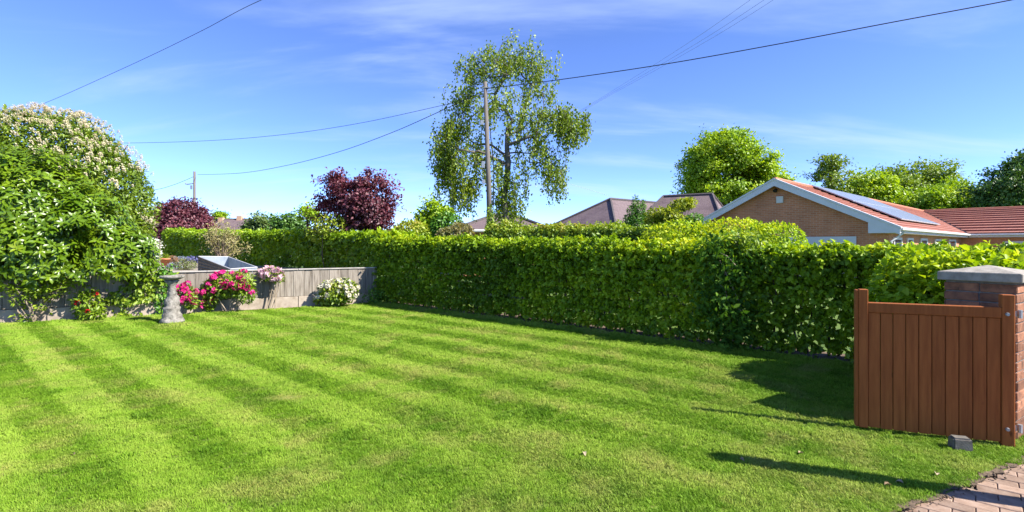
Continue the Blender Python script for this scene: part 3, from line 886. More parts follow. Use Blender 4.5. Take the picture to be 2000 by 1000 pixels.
bush('overgrown_hedge_end', 'overgrown hedge end with larger leaves behind the brick pillar', 'hedge', (4.75, 5.25, 0),
     [(4.45,5.1,.70,.62,.5,.74), (5.2,4.9,.72,.85,.5,.76), (4.30,5.35,.6,.55,.5,.68), (5.9,4.6,.72,.8,.5,.78), (4.32,4.82,.93,.50,.32,.52), (4.28,4.62,.88,.32,.22,.50), (4.55,4.55,.88,.38,.26,.5), (4.30,4.85,.5,.45,.3,.5), (4.65,4.72,.93,.55,.32,.52), (4.15,5.2,.93,.42,.42,.5), (4.45,5.5,.93,.55,.45,.5), (4.6,5.7,.65,.6,.5,.74)], 33000, .080, M['beech'], shell=.7, lump=.10, lscale=2.0, tint_up=.30, aspect=.68, seed=4)

# ------------------------------------------------------------------ gate pillar
def make_pillar():
    FL = np.array([3.57, 4.30]); e = np.array([.55, -.83]); e = e/np.linalg.norm(e); n = np.array([-e[1], e[0]])   # n = away from camera (right-back)
    S, CAPS = .45, .52
    o = thing('gate_pillar', 'square brown brick gate pillar with shallow concrete pyramid cap', 'pillar', (FL[0], FL[1], 0), math.atan2(e[1], e[0]))
    i0 = (CAPS-S)/2
    m = MB(); m.box(i0+.012, i0+S-.012, i0+.012, i0+S-.012, -.05, 1.205); m.build('mortar_core', M['mortar'], o)
    bl, bh, bd, j = .215, .065, .1025, .010
    mb = MB(); mb.box(-bl/2, bl/2, -bd/2, bd/2, 0, bh); bme = mb.mesh('brick', M['brick'], bevel=.004)
    z = .0; r = 0
    while z < 1.19:
        # pinwheel bond: each side has one whole brick and one that ends at the corner
        for s in range(4):
            T = Matrix.Translation((i0+S/2, i0+S/2, 0)) @ Matrix.Rotation(s*math.pi/2 , 4, 'Z')
            for q in range(2):
                off = (-S/2 + bl/2 + (q*(bl+j)) + .0025)
                if r % 2: off = (S/2 - bl/2 - (q*(bl+j)) - .0025)
                if q == 1: off -= math.copysign(.052, off)*1.0 if False else 0
                loc = T @ Vector((off, -S/2 + bd/2 - .0 + random.uniform(-.003,.003), z))
                # alternate courses run past alternate corners: pull the end brick back where the other side passes
                if (r % 2 == s % 2) is False:
                    loc = T @ Vector((off*.985, -S/2 + bd/2 + .0025 + random.uniform(-.002,.002), z))
                b = link('brick', bme, o, loc, (0, 0, s*math.pi/2))
        z += bh + j; r += 1
    m = MB()
    zc = 1.208
    c = CAPS
    V = [(0,0,zc),(c,0,zc),(c,c,zc),(0,c,zc),(0,0,zc+.07),(c,0,zc+.07),(c,c,zc+.07),(0,c,zc+.07),(c/2,c/2,zc+.125)]
    m.add(V, [(3,2,1,0),(0,1,5,4),(1,2,6,5),(2,3,7,6),(3,0,4,7),(4,5,8),(5,6,8),(6,7,8),(7,4,8)])
    m.build('cap', M['cap'], o, bevel=.005)
    # the two hinge brackets and pins on the pillar
    for zz in (.97, .12):
        m = MB(); m.box(i0+S-.11, i0+S-.03, i0-.012, i0-.001, zz-.04, zz+.05); br = m.build('hinge_bracket', M['galv'], o, bevel=.002)
        m = MB(); m.tube([(i0+S-.07, i0-.045, zz-.05), (i0+S-.07, i0-.045, zz+.06)], .012, 8); m.box(i0+S-.082, i0+S-.058, i0-.05, i0-.012, zz-.01, zz+.01); m.build('hinge_pin', M['galv'], br)
make_pillar()

# ------------------------------------------------------------------ the gate
def make_gate():
    A = Vector((2.82, 4.17, 0)); B = Vector((3.715, 3.795, 0))
    d = (B-A); W = d.length; ang = math.atan2(d.y, d.x)
    o = thing('garden_gate', 'brown stained boarded timber gate standing open on the lawn', 'gate', (A.x, A.y, 0.0), ang)
    T = .062
    b0 = .030
    H = 1.14
    m = MB(); m.box(0, .062, -T/2, T/2, b0-.005, H); m.build('stile', M['gate'], o, bevel=.004)
    m = MB(); m.box(-.022, .0, -T/2+.012, T/2+.012, b0-.003, H-.006); m.build('closing_strip', M['gate'], o, bevel=.003)
    m = MB(); m.box(W-.075, W, -T/2, T/2, b0-.02, H-.01); m.build('stile', M['gate'], o, bevel=.004)
    m = MB(); m.box(.063, W-.076, -T/2+.002, T/2-.002, .955, 1.035); m.build('top_rail', M['gate'], o, bevel=.004)
    for z0 in (.06, .5):
        m = MB(); m.box(.063, W-.076, .004, T/2-.002, z0, z0+.10); m.build('rail', M['gate'], o, bevel=.003)
    nb = 10; bw = (W-.076-.063)/nb
    for k in range(nb):
        m = MB(); x = .063 + k*bw
        m.box(x+.0022, x+bw-.0022, -.020, .002, b0 + random.uniform(-.003,.003), .953); m.build('board', M['gate'], o, bevel=.003)
    for z in (.985, .135):
        m = MB(); m.tube([(W-.045, -T/2-.012, z), (W-.045, -T/2, z)], [.011,.014], 10); m.build('bolt_head', M['galv'], o, smooth=False)
        m = MB(); m.box(W-.3, W+.05, T/2, T/2+.007, z-.02, z+.02); m.tube([(W+.05, T/2-.005, z-.03), (W+.05, T/2-.005, z+.03)], .015, 8); m.build('hinge_strap', M['galv'], o)
make_gate()
# block that holds it
def make_block():
    p = G(1886, 882)
    o = tag(link('stone_block', None), 'dark grey stone block wedged against the foot of the gate', 'block') if False else None
    bm = bmesh.new()
    bmesh.ops.create_cube(bm, size=1.0)
    for v in bm.verts:
        v.co.x *= .125*(1.0 if v.co.z < 0 else .92); v.co.y *= .10*(1 if v.co.z < 0 else .86); v.co.z = (v.co.z+.5)*.095 - .004
    bmesh.ops.bevel(bm, geom=list(bm.edges), offset=.012, segments=2, affect='EDGES')
    me = bpy.data.meshes.new('stone_block'); bm.to_mesh(me); bm.free(); me.materials.append(M['darkstone'])
    tag(link('stone_block', me, None, (p.x, p.y+.045, 0), (0, 0, R(-18))), 'dark grey stone block wedged against the foot of the gate', 'block')
make_block()
# post across the drive, just outside the picture: its shadow crosses the lawn
def make_post():
    tip = Vector((1.446, 3.61, 0)); s = 2.55; h = s*math.tan(R(SUN_EL))
    p = tip - LDIR*s
    o = thing('drive_post', 'timber post across the drive whose shadow crosses the front lawn', 'post', (p.x, p.y, 0), .3)
    m = MB(); m.box(-.06,.06,-.06,.06,-.05,h-.03); m.build('post', M['gate'], o, bevel=.006)
    m = MB(); m.box(-.07,.07,-.07,.07,h-.028,h); m.build('post_cap', M['gate'], o, bevel=.006)
make_post()

# ------------------------------------------------------------------ bird bath
def lathe(prof, seg=28, wob=0.0, seed=3):
    V = []; Fq = []
    for i, (r, z) in enumerate(prof):
        for k in range(seg):
            a = 2*math.pi*k/seg
            V.append((r*math.cos(a), r*math.sin(a), z))
    V = np.array(V)
    if wob: 
        nn = (fbm(V + 5, 7, seed)-.5)*2*wob + (fbm(V + 5, 22, seed)-.5)*wob
        rad = np.hypot(V[:, 0], V[:, 1]); s = np.where(rad > .02, 1 + nn/np.maximum(rad, .05), 1)
        V[:, 0] *= s; V[:, 1] *= s; V[:, 2] += nn*.3
    for i in range(len(prof)-1):
        for k in range(seg):
            k2 = (k+1) % seg
            Fq.append((i*seg+k, i*seg+k2, (i+1)*seg+k2, (i+1)*seg+k))
    return V, np.array(Fq)
def make_birdbath():
    p = G(336, 630)
    o = thing('bird_bath', 'weathered stone bird bath on a rough tapering pedestal', 'bird bath', (p.x, p.y, 0))
    o.scale = (.88, .88, 1.0)
    prof = [(.0,0),(.225,0),(.238,.035),(.205,.075),(.180,.11),(.196,.145),(.176,.18),(.160,.22),(.172,.27),(.166,.295),(.142,.31),(.138,.34),(.150,.375),(.132,.42),(.128,.46),(.098,.50),(.088,.53),(.100,.57),(.082,.61),(.092,.65),(.070,.69),(.078,.73),(.13,.79),(.148,.815),(.0,.83)]
    V, Fq = lathe(prof, 40, .040)
    link('pedestal', mesh_np('pedestal', V, Fq, M['stone'], True), o)
    prof = [(.0,.815),(.10,.818),(.16,.835),(.235,.87),(.24,.90),(.225,.905),(.19,.888),(.10,.872),(.0,.868)]
    V, Fq = lathe(prof, 36, .006)
    link('bowl', mesh_np('bowl', V, Fq, M['stone'], True), o)
make_birdbath()

# ------------------------------------------------------------------ big leaved shrub over the wall, flowering shrub behind
def make_laurel():
    base = (-9.9, 10.75, TERR)
    o = thing('laurel_bush', 'big glossy large leaved evergreen bush overhanging the wall', 'bush', base)
    B = np.array([(-9.75,10.35,2.15,1.2,1.1,1.38), (-10.7,10.5,2.2,1.5,1.2,1.45), (-8.75,10.4,1.65,.95,.8,1.05), (-9.6,9.95,1.35,1.2,.7,.75), (-8.05,10.45,1.3,.75,.55,.62), (-10.7,9.9,1.4,1.2,.8,.8)])
    n = 6200                                   # shoots, each with a whorl of leaves
    k = RNG.choice(len(B), n, p=(B[:, 3]*B[:, 5])/(B[:, 3]*B[:, 5]).sum())
    v = unit(RNG.normal(0, 1, (n, 3)))
    r = .62 + .38*RNG.random(n)**.5
    p = B[k, :3] + v*B[k, 3:]*r[:, None]
    p = p + v*((fbm(p, 1.6, 61)-.5)*.55)[:, None]
    keep = (p[:, 2] > .62) & (vnoise(p, 2.2, 71) > .30)
    p, v, r = p[keep], v[keep], r[keep]; n = len(p)
    nl = 6
    ax = unit(v + np.array([0, -.25, .55]) + RNG.normal(0, .25, (n, 3)))
    P_, D_, N_, S_, T_ = [], [], [], [], []
    t1 = unit(np.cross(ax, RNG.normal(0, 1, (n, 3)))); t2 = np.cross(ax, t1)
    tv = np.clip(.40 + (fbm(p, 1.3, 81)-.5)*.8 + RNG.normal(0, .10, n) + .15*(r-.8), 0, 1)
    for q in range(nl):
        a = q*2.4 + RNG.random(n)*.8
        out = t1*np.cos(a)[:, None] + t2*np.sin(a)[:, None]
        el = .15 + .55*q/nl
        D = unit(out + ax*el + RNG.normal(0, .12, (n, 3)) + np.array([0, 0, -.22]))
        Nn = unit(ax - out*el*.5)
        P_.append(p + ax*.015*q); D_.append(D); N_.append(Nn)
        S_.append((.115 + .055*RNG.random(n))*(1-.05*q)); T_.append(np.clip(tv + .05*(q-2), 0, 1))
    p, d, nn, s, t = (np.concatenate(a) for a in (P_, D_, N_, S_, T_))
    # the nearest, most open leaves are separate pieces
    facing = -(d[:, 1]*0) + (-nn[:, 1])*.6 + nn[:, 2]*.2
    camd = np.linalg.norm(p - np.array([0, 0, CAMZ]), axis=1)
    px = 1000 + p[:, 0]/p[:, 1]*1000
    score = facing - .55*(camd-13) - np.where((px < 5) | (px > 300), 9, 0) + RNG.random(len(p))*.3
    idx = np.argsort(-score)[:295]
    rest = np.ones(len(p), bool); rest[idx] = False
    foliage('foliage', p[rest], d[rest], nn[rest], s[rest], s[rest]*.38, M['laurel'], o, t[rest], big=True, fold=.10, curl=.16)
    # one leaf mesh per shade, placed as parts
    me_l = []
    for tt in (.2, .42, .6, .85):
        V, Fc, kk = leaf_arrays(np.zeros((1, 3)), np.array([[0, 1.0, 0]]), np.array([[0, 0, 1.0]]), [1.0], [.40], .10, .16, True)
        me_l.append(mesh_np('leaf', V, Fc, M['laurel'], True, {'tint': np.full(8, tt)}))
    o0 = origin_of(o)
    for i in idx:
        y = Vector(d[i]); x = y.cross(Vector(nn[i])).normalized(); z = x.cross(y)
        Mx = Matrix((x, y, z)).transposed().to_4x4()
        lf = link('leaf', me_l[min(3, int(t[i]*4))], o)
        lf.matrix_local = Matrix.Translation(Vector(p[i]-o0)) @ Mx @ Matrix.Scale(float(s[i])*1.08, 4)
    m = MB()
    for i in range(16):
        e = Vector(B[i % len(B), :3]) + Vector((random.uniform(-.7,.7), random.uniform(-.4,.4), random.uniform(-.3,.8)))
        s0 = Vector(base) + Vector((random.uniform(-.3,.3), random.uniform(-.15,.15), -.03))
        m.tube([s0, s0.lerp(e, .5)+Vector((0, 0, .15)), e], [.04,.028,.012], 6)
    m.build('stems', M['bark'], o, world=True)
make_laurel()

def blossom_mesh(name, mat, npet, size, shape='ball', seed=1):
    """a truss of flowers: petals radiating from a centre"""
    rg = np.random.default_rng(seed)
    if shape == 'ball':
        nf = npet//5
        fd = unit(rg.normal(0, 1, (nf, 3)) + np.array([0, -.3, .35]))
        P_, D_, N_ = [], [], []
        for f in range(nf):
            ax = fd[f]; t1 = unit(np.cross(ax, [0.3, .5, .8])[None])[0]; t2 = np.cross(ax, t1)
            c = ax*size*.45*(.75+.25*rg.random())
            for q in range(5):
                a = q*2*np.pi/5 + rg.random()*.3
                out = t1*np.cos(a)+t2*np.sin(a)
                P_.append(c); D_.append(out + ax*.45); N_.append(ax - out*.4)
        p, d, n = np.array(P_), np.array(D_), np.array(N_)
        s = np.full(len(p), size*.42)*(0.8+.4*rg.random(len(p)))
        w = s*.85
    else:   # upright loose panicle
        z = rg.random(npet); a = rg.random(npet)*6.28
        r = size*.42*(1-z*.75)
        p = np.stack([r*np.cos(a)*.6, r*np.sin(a)*.6, z*size], 1)
        d = np.stack([np.cos(a), np.sin(a), .5+0*a], 1); n = unit(np.stack([-np.cos(a)*.3, -np.sin(a)*.3, np.ones(npet)], 1))
        s = np.full(npet, size*.30); w = s*.9
    V, Fc, k = leaf_arrays(p, unit(d), unit(n), s, w, .15, .1)
    return mesh_np(name, V, Fc, mat, False, {'tint': np.repeat(rg.random(len(p)), k)})

def make_flowering():
    base = (-11.2, 12.5, TERR)
    o = bush('flowering_shrub', 'tall domed shrub speckled with cream blossom behind the glossy bush', 'shrub', base,
        [(-11.31,12.35,2.75,2.35,1.7,1.95), (-10.26,12.2,2.4,1.55,1.3,1.75), (-12.6,12.4,2.3,1.5,1.3,1.9), (-11.06,12.3,3.7,1.3,1.1,1.0), (-9.91,12.2,1.75,1.2,1.0,1.15)], 62000, .092, M['pieris'], nstems=18, shell=.70, lump=.17, lscale=1.5, aspect=.5, seed=13, bark_r=.05)
    mes = [blossom_mesh('blossom', M['cream'], 20, .10, 'panicle', 30+k) for k in range(3)]
    B = np.array([(-11.31,12.35,2.75,2.35,1.7,1.95), (-10.26,12.2,2.4,1.55,1.3,1.75), (-11.06,12.3,3.7,1.3,1.1,1.0), (-9.91,12.2,1.75,1.2,1.0,1.15)])
    o0 = Vector(origin_of(o))
    done = 0; tries = 0; rest = []
    while tries < 60000 and done < 800:
        tries += 1
        k = random.choices(range(4), [5, 3, 3.5, 1.2])[0]
        v = Vector(RNG.normal(0, 1, 3)).normalized()
        if v.z < -.45: continue
        p = Vector(B[k, :3]) + Vector((v.x*B[k, 3], v.y*B[k, 4], v.z*B[k, 5]))*1.015
        inside = any(sum(((p[i]-b[i])/b[i+3])**2 for i in range(3)) < .92 for b in B)
        if inside or p.z < 1.7: continue
        if v.y > .35 or vnoise(np.array([p]), 2.2, 3)[0] + .24*(p.z-3) < .44: continue
        p = p + v*float((fbm(np.array([p]), 1.3, 13)[0]-.5)*.3)
        up = (v*.7 + Vector((0, 0, .8))).normalized()
        q = up.to_track_quat('Z', 'Y')
        mtx = Matrix.Translation(p-o0) @ q.to_matrix().to_4x4() @ Matrix.Scale(random.uniform(.75, 1.25), 4)
        if done < 295:
            b = link('blossom', mes[done % 3], o); b.matrix_local = mtx
        else:
            rest.append(mtx)
        done += 1
    if rest:
        co = np.array([v.co[:] for v in mes[0].vertices]); fc = np.array([p_.vertices[:] for p_ in mes[0].polygons]); k = len(co)
        Vs, Fs, Ts = [], [], []
        for i, mt in enumerate(rest):
            A = np.array(mt)
            Vs.append(co @ A[:3, :3].T + A[:3, 3]); Fs.append(fc + i*k); Ts.append(RNG.random(k))
        ob = link('blossom_mass', mesh_np('blossom_mass', np.concatenate(Vs), np.concatenate(Fs), M['cream'], False, {'tint': np.concatenate(Ts)}), o)
        ob['kind'] = 'stuff'
make_flowering()

# ------------------------------------------------------------------ plants against the wall
def wall_pt(px, out=.15, z=0.0):
    r = (px-1000)/F
    s = (WA[0]-r*WA[1])/(r*WDIR[1]-WDIR[0])
    q = WA + WDIR*s + WN*out
    return Vector((q[0], q[1], z))

def flower_bush(name, label, px, out, blobs, nleaf, lmat, fmesh, nfl, fscale=(.8, 1.2), z_base=0.0, lsize=.075, cat='shrub', nst=9, top_bias=.2, front=.2, leaf_big=False):
    """blobs in (dx along picture, dz, rx, rz, ry) around the foot"""
    b = wall_pt(px, out, z_base)
    BL = [(b.x+dx, b.y+dy, z_base+dz, rx, ry, rz) for dx, dy, dz, rx, ry, rz in blobs]
    o = bush(name, label, cat, tuple(b), BL, nleaf, lsize, lmat, M['twig'], nst, shell=.5, lump=.14, lscale=4, aspect=.5, bark_r=.012, seed=int(px))
    BLn = np.array(BL); wt = BLn[:, 3]*BLn[:, 5]; wt = wt/wt.sum()
    c = 0
    placed = []
    for t in range(4000):
        if c >= nfl: break
        k = RNG.choice(len(BLn), p=wt)
        v = Vector(RNG.normal(0, 1, 3)).normalized()
        if v.y > front or v.z < -.55 + top_bias: continue
        p = Vector(BLn[k, :3]) + Vector([v[i]*BLn[k, 3+i]*1.0 for i in range(3)])
        s = random.uniform(*fscale)
        if any((p-q).length < .075*s for q in placed): continue
        placed.append(p)
        up = (v + Vector((0, -.2, .3))).normalized()
        mtx = Matrix.Translation(p-b) @ up.to_track_quat('Z', 'Y').to_matrix().to_4x4() @ Matrix.Rotation(random.random()*6, 4, 'Z') @ Matrix.Scale(s, 4)
        f = link('blossom', fmesh[c % len(fmesh)], o); f.matrix_local = mtx
        c += 1
    return o
mag = [blossom_mesh('blossom', M['magenta'], 40, .13, 'ball', k) for k in (1, 2, 3)]
ppk = [blossom_mesh('blossom', M['palepink'], 40, .12, 'ball', k) for k in (4, 5)]
wht = [blossom_mesh('blossom', M['white'], 40, .12, 'ball', k) for k in (6, 7, 8)]
redm = [blossom_mesh('blossom', M['red'], 30, .09, 'ball', 9)]
flower_bush('azalea', 'wide magenta azalea in full bloom against the plank wall', 448, .30,
   [(-.08,0,.62,.42,.24,.28), (.25,.02,.66,.28,.22,.27), (-.32,-.05,.50,.24,.2,.25), (.36,-.02,.42,.2,.16,.2), (-.42,-.05,.22,.13,.12,.16)], 2300, M['climber'], mag, 30, (.75, 1.2))
flower_bush('azalea', 'small round magenta azalea beside the bird bath', 366, .28,
   [(0,0,.47,.2,.15,.17), (.1,-.02,.3,.16,.13,.15)], 520, M['climber'], mag, 11, (.8, 1.25), nst=5)
flower_bush('azalea', 'leggy pale pink azalea at the top of the plank wall', 532, .2,
   [(-.05,0,.83,.25,.16,.15), (.12,0,.74,.15,.12,.1)], 320, M['shrub'], ppk, 17, (.8, 1.2), nst=5)
flower_bush('rhododendron', 'low white flowered rhododendron near the hedge corner', 653, .42,
   [(0,0,.36,.46,.32,.28), (.18,0,.45,.3,.25,.22), (-.26,0,.22,.28,.22,.2)], 2200, M['shrub'], wht, 48, (.65, 1.05), nst=8, lsize=.085)
flower_bush('rose_bush', 'yellowing rose bush with one red bloom under the glossy bush', 178, .3,
   [(0,0,.30,.30,.16,.28), (.12,-.03,.14,.26,.16,.14), (.02,0,.55,.14,.1,.14)], 650, M['climber'], redm, 4, (.7, 1.0), nst=7, lsize=.09)
def wall_climber(name, label, pts, n, size, mat, spread):
    P3 = [tuple(wall_pt(px, .10, z)) for px, z in pts]
    climber_patch(name, label, 'climber', P3, n, size, mat, spread, nrm=(WN[0], WN[1], .5), aspect=.55)
wall_climber('wall_climber', 'pale green climber spread sideways over the wall beside bird bath', [(238,.04), (240,.30), (225,.42), (262,.40), (252,.62), (275,.72), (290,.62), (268,.5), (300,.78), (315,.8), (228,.36), (285,.42)], 900, .085, M['climber'], (.13,.04,.05))
wall_climber('ivy', 'dark ivy column climbing the wall behind the bird bath', [(316,.03), (318,.25), (314,.45), (320,.65), (318,.85), (312,.92), (326,.9)], 620, .07, M['ivy'], (.10,.04,.09))
def sprawl():
    b = wall_pt(70, .22)
    o = thing('sprawling_shrub', 'sprawling half bare shrub with crooked twigs below glossy bush', 'shrub', tuple(b))
    m = MB(); tips = []
    for px, z in ((25,.62), (45,.7), (60,.78), (85,.8), (105,.74), (118,.66), (95,.5), (35,.45), (70,.55), (130,.7)):
        e = wall_pt(px, random.uniform(.1,.4), z)
        mid = b.lerp(e, .5) + Vector((random.uniform(-.12,.12), random.uniform(-.05,.05), random.uniform(-.08,.06)))
        m.tube([b, mid, e], [.016,.012,.005], 5); tips.append(e)
        for q in range(3):
            s0 = mid.lerp(e, random.random()); e2 = s0 + Vector((random.uniform(-.2,.2), random.uniform(-.1,.1), random.uniform(-.02,.2)))
            m.tube([s0, e2], [.006,.003], 4); tips.append(e2)
    tips += [wall_pt(52, .25, .12), wall_pt(58, .25, .18), wall_pt(48, .25, .08), wall_pt(60, .22, .06)]
    m.build('stems', M['twig'], o, world=True)
    T_ = np.array([tuple(t) for t in tips]); n = 560
    p = T_[RNG.integers(0, len(T_), n)] + RNG.normal(0, 1, (n, 3))*np.array([.07,.05,.035])
    p[:, 2] = np.maximum(p[:, 2], .03)
    d = unit(RNG.normal(0, 1, (n, 3))*np.array([1, 1, .5])); nn = unit(np.array([0, -.3, 1]) + RNG.normal(0, .35, (n, 3)))
    s = .075*(.7+.6*RNG.random(n))
    foliage('foliage', p, d, nn, s, s*.5, M['climber'], o)
sprawl()

# ------------------------------------------------------------------ things on the terrace
def make_cold_frame():
    A, B = P(388, 501, 14.0), P(446, 501.7, 14.3); C, D = P(502, 522, 12.75), P(451, 525.5, 12.45)
    base = Vector(((A.x+B.x+C.x+D.x)/4, (A.y+B.y+C.y+D.y)/4, TERR))
    o = thing('cold_frame', 'open topped grey garden box with slatted side behind the wall', 'box', tuple(base))
    zf = TERR + .004
    dn = lambda v: Vector((v.x, v.y, zf))
    inn = lambda v: v.lerp(Vector(((A.x+C.x)/2, (A.y+C.y)/2, v.z)), .06)
    # panels between neighbouring corners
    for nm, p, q, mt in (('back_panel', A, B, 'tray'), ('end_panel', B, C, 'tray'), ('front_panel', C, D, 'tray')):
        m = MB(); ip, iq = inn(p), inn(q)
        m.add([dn(p), dn(q), q, p, dn(ip), dn(iq), iq, ip], [(0,1,2,3), (7,6,5,4), (3,2,6,7), (0,4,5,1), (0,3,7,4), (1,5,6,2)])
        m.build(nm, M[mt], o, world=True)
    ia, idd = inn(A), inn(D)
    m = MB(); m.add([dn(ia), dn(idd), idd, ia, dn(inn(ia)), dn(inn(idd)), inn(idd), inn(ia)], [(0,1,2,3), (7,6,5,4), (3,2,6,7), (0,4,5,1), (0,3,7,4), (1,5,6,2)])
    m.build('inner_panel', M['tray'], o, world=True)
    m = MB(); m.add([inn(inn(dn(v)))+Vector((0, 0, .03)) for v in (A, D, C, B)], [(0,1,2,3)]); m.build('floor_panel', M['tray'], o, world=True)
    # slats on the long left side
    zA, zD = A.z, D.z
    nsl = 5
    for k in range(nsl):
        f0, f1 = k/nsl + .02, (k+.72)/nsl
        lo = lambda v, f: Vector((v.x, v.y, zf + (v.z-zf)*f))
        out = Vector((A.y-D.y, -(A.x-D.x), 0)).normalized(); out = out if out.x < 0 else -out
        m = MB(); q = [lo(A, f0), lo(D, f0), lo(D, f1), lo(A, f1)]
        qo = [v + out*.02 for v in q]
        m.add(q + qo, [(0,1,2,3), (7,6,5,4), (0,4,5,1), (1,5,6,2), (2,6,7,3), (3,7,4,0)])
        m.build('slat', M['weathered'], o, world=True)
    # rim trim
    for p, q in ((A, B), (B, C), (C, D), (D, A)):
        m = MB(); m.tube([p, q], .016, 6); m.build('rim', M['trim'], o, world=True)
    m = MB(); m.tube([dn(A), A], .02, 6); m.build('corner_post', M['trim'], o, world=True)
make_cold_frame()

def cane():
    b = P(432, 505, 17.0); b.z = TERR
    o = thing('cane_shrub', 'fan of pale dry canes with yellow leaves before the far hedge', 'shrub', tuple(b))
    m = MB(); tips = []
    for i in range(55):
        x = random.gauss(0, .32); h = random.uniform(.8, 1.45)*(1-.35*abs(x))
        e = b + Vector((x*1.05, random.uniform(-.25,.25), h))
        mid = b.lerp(e, .5) + Vector((-x*.18, 0, .05))
        m.tube([b+Vector((random.uniform(-.12,.12), random.uniform(-.1,.1), 0)), mid, e], [.013,.010,.004], 4); tips += [mid.lerp(e, random.random()), e]
    m.build('canes', M['twig'], o, world=True)
    T_ = np.array([tuple(t) for t in tips]); n = 1300
    p = T_[RNG.integers(0, len(T_), n)] + RNG.normal(0, 1, (n, 3))*np.array([.07,.07,.13])
    p[:, 2] = np.maximum(p[:, 2], TERR+.05)
    d = unit(RNG.normal(0, 1, (n, 3)) + np.array([0, 0, .6])); nn = unit(np.array([0, -.6, .6]) + RNG.normal(0, .4, (n, 3)))
    s = .10*(.6+.6*RNG.random(n))
    foliage('foliage', p, d, nn, s, s*.3, M['cane'], o)
cane()

def make_pot():
    p = G(326, 519, TERR); p.y -= .1
    o = thing('flower_pot', 'small terracotta flower pot with green plant on the terrace', 'flower pot', tuple(p))
    V, Fq = lathe([(0,0),(.11,0),(.15,.22),(.165,.22),(.17,.275),(.145,.275),(.135,.24),(0,.235)], 20)
    link('pot', mesh_np('pot', V, Fq, M['terracotta'], True), o)
    n = 130; v = unit(RNG.normal(0, 1, (n, 3)) + np.array([0, 0, .8])); q = np.array(p) + np.array([0, 0, .27]) + v*np.array([.14,.14,.14])*RNG.random((n, 1))
    s = np.full(n, .075); foliage('plant', q, v, unit(v + RNG.normal(0, .5, (n, 3))), s, s*.5, M['climber'], o)
make_pot()
for lab, px, py, rx, rz, mt, fl in (
    ('low russet cushion plant left of the flower pot', 283, 521, .42, .27, 'rusty', 0),
    ('low blue grey cushion plant in front of the flower pot', 345, 524, .30, .16, 'bluegrey', 0),
    ('yellow green cushion plant beside the slatted box', 362, 527, .34, .30, 'heather', 0),
    ('pale lavender cushion plant below the far hedge', 352, 514, .40, .26, 'bluegrey', 0),
    ('deep violet flowering cushion plant below the far hedge', 376, 514, .36, .26, 'violet', 0),
    ('dark russet cushion plant right of the flower pot', 336, 515, .26, .30, 'rusty', 0),
    ('grey green twiggy shrub near the trellis', 280, 502, .8, .95, 'heather', 0)):
    q = G(px, py, TERR)
    bush('cushion_plant', lab, 'plant', (q.x, q.y, TERR), [(q.x, q.y, TERR+rz*.5, rx, rx*.7, rz*.6)], 620, .06 if rx < .7 else .09, M[mt], M['twig'], 5, shell=.5, aspect=.4, bark_r=.008, group='cushion plants on the terrace', seed=int(px))
def trellis():
    p = G(306, 512, TERR)
    o = thing('trellis', 'narrow timber trellis panel at the left end of far hedge', 'trellis', tuple(p), R(20))
    for x in (-.11, .11):
        m = MB(); m.box(x-.03, x+.03, -.03, .03, 0, .95); m.build('upright', M['weathered'], o, bevel=.004)
    for k in range(5):
        m = MB(); m.box(-.078, .078, -.012, .012, .08+k*.2, .13+k*.2); m.build('rung', M['weathered'], o, bevel=.003)
trellis()
def whitepost():
    p = G(294, 508, TERR)
    o = thing('garden_post', 'pale timber post standing left of the trellis', 'post', tuple(p))
    m = MB(); m.box(-.05,.05,-.05,.05,0,.85); m.build('post', M['twig'], o, bevel=.005)
    m = MB(); m.box(-.06,.06,-.06,.06,.852,.88); m.build('post_top', M['twig'], o, bevel=.005)
whitepost()

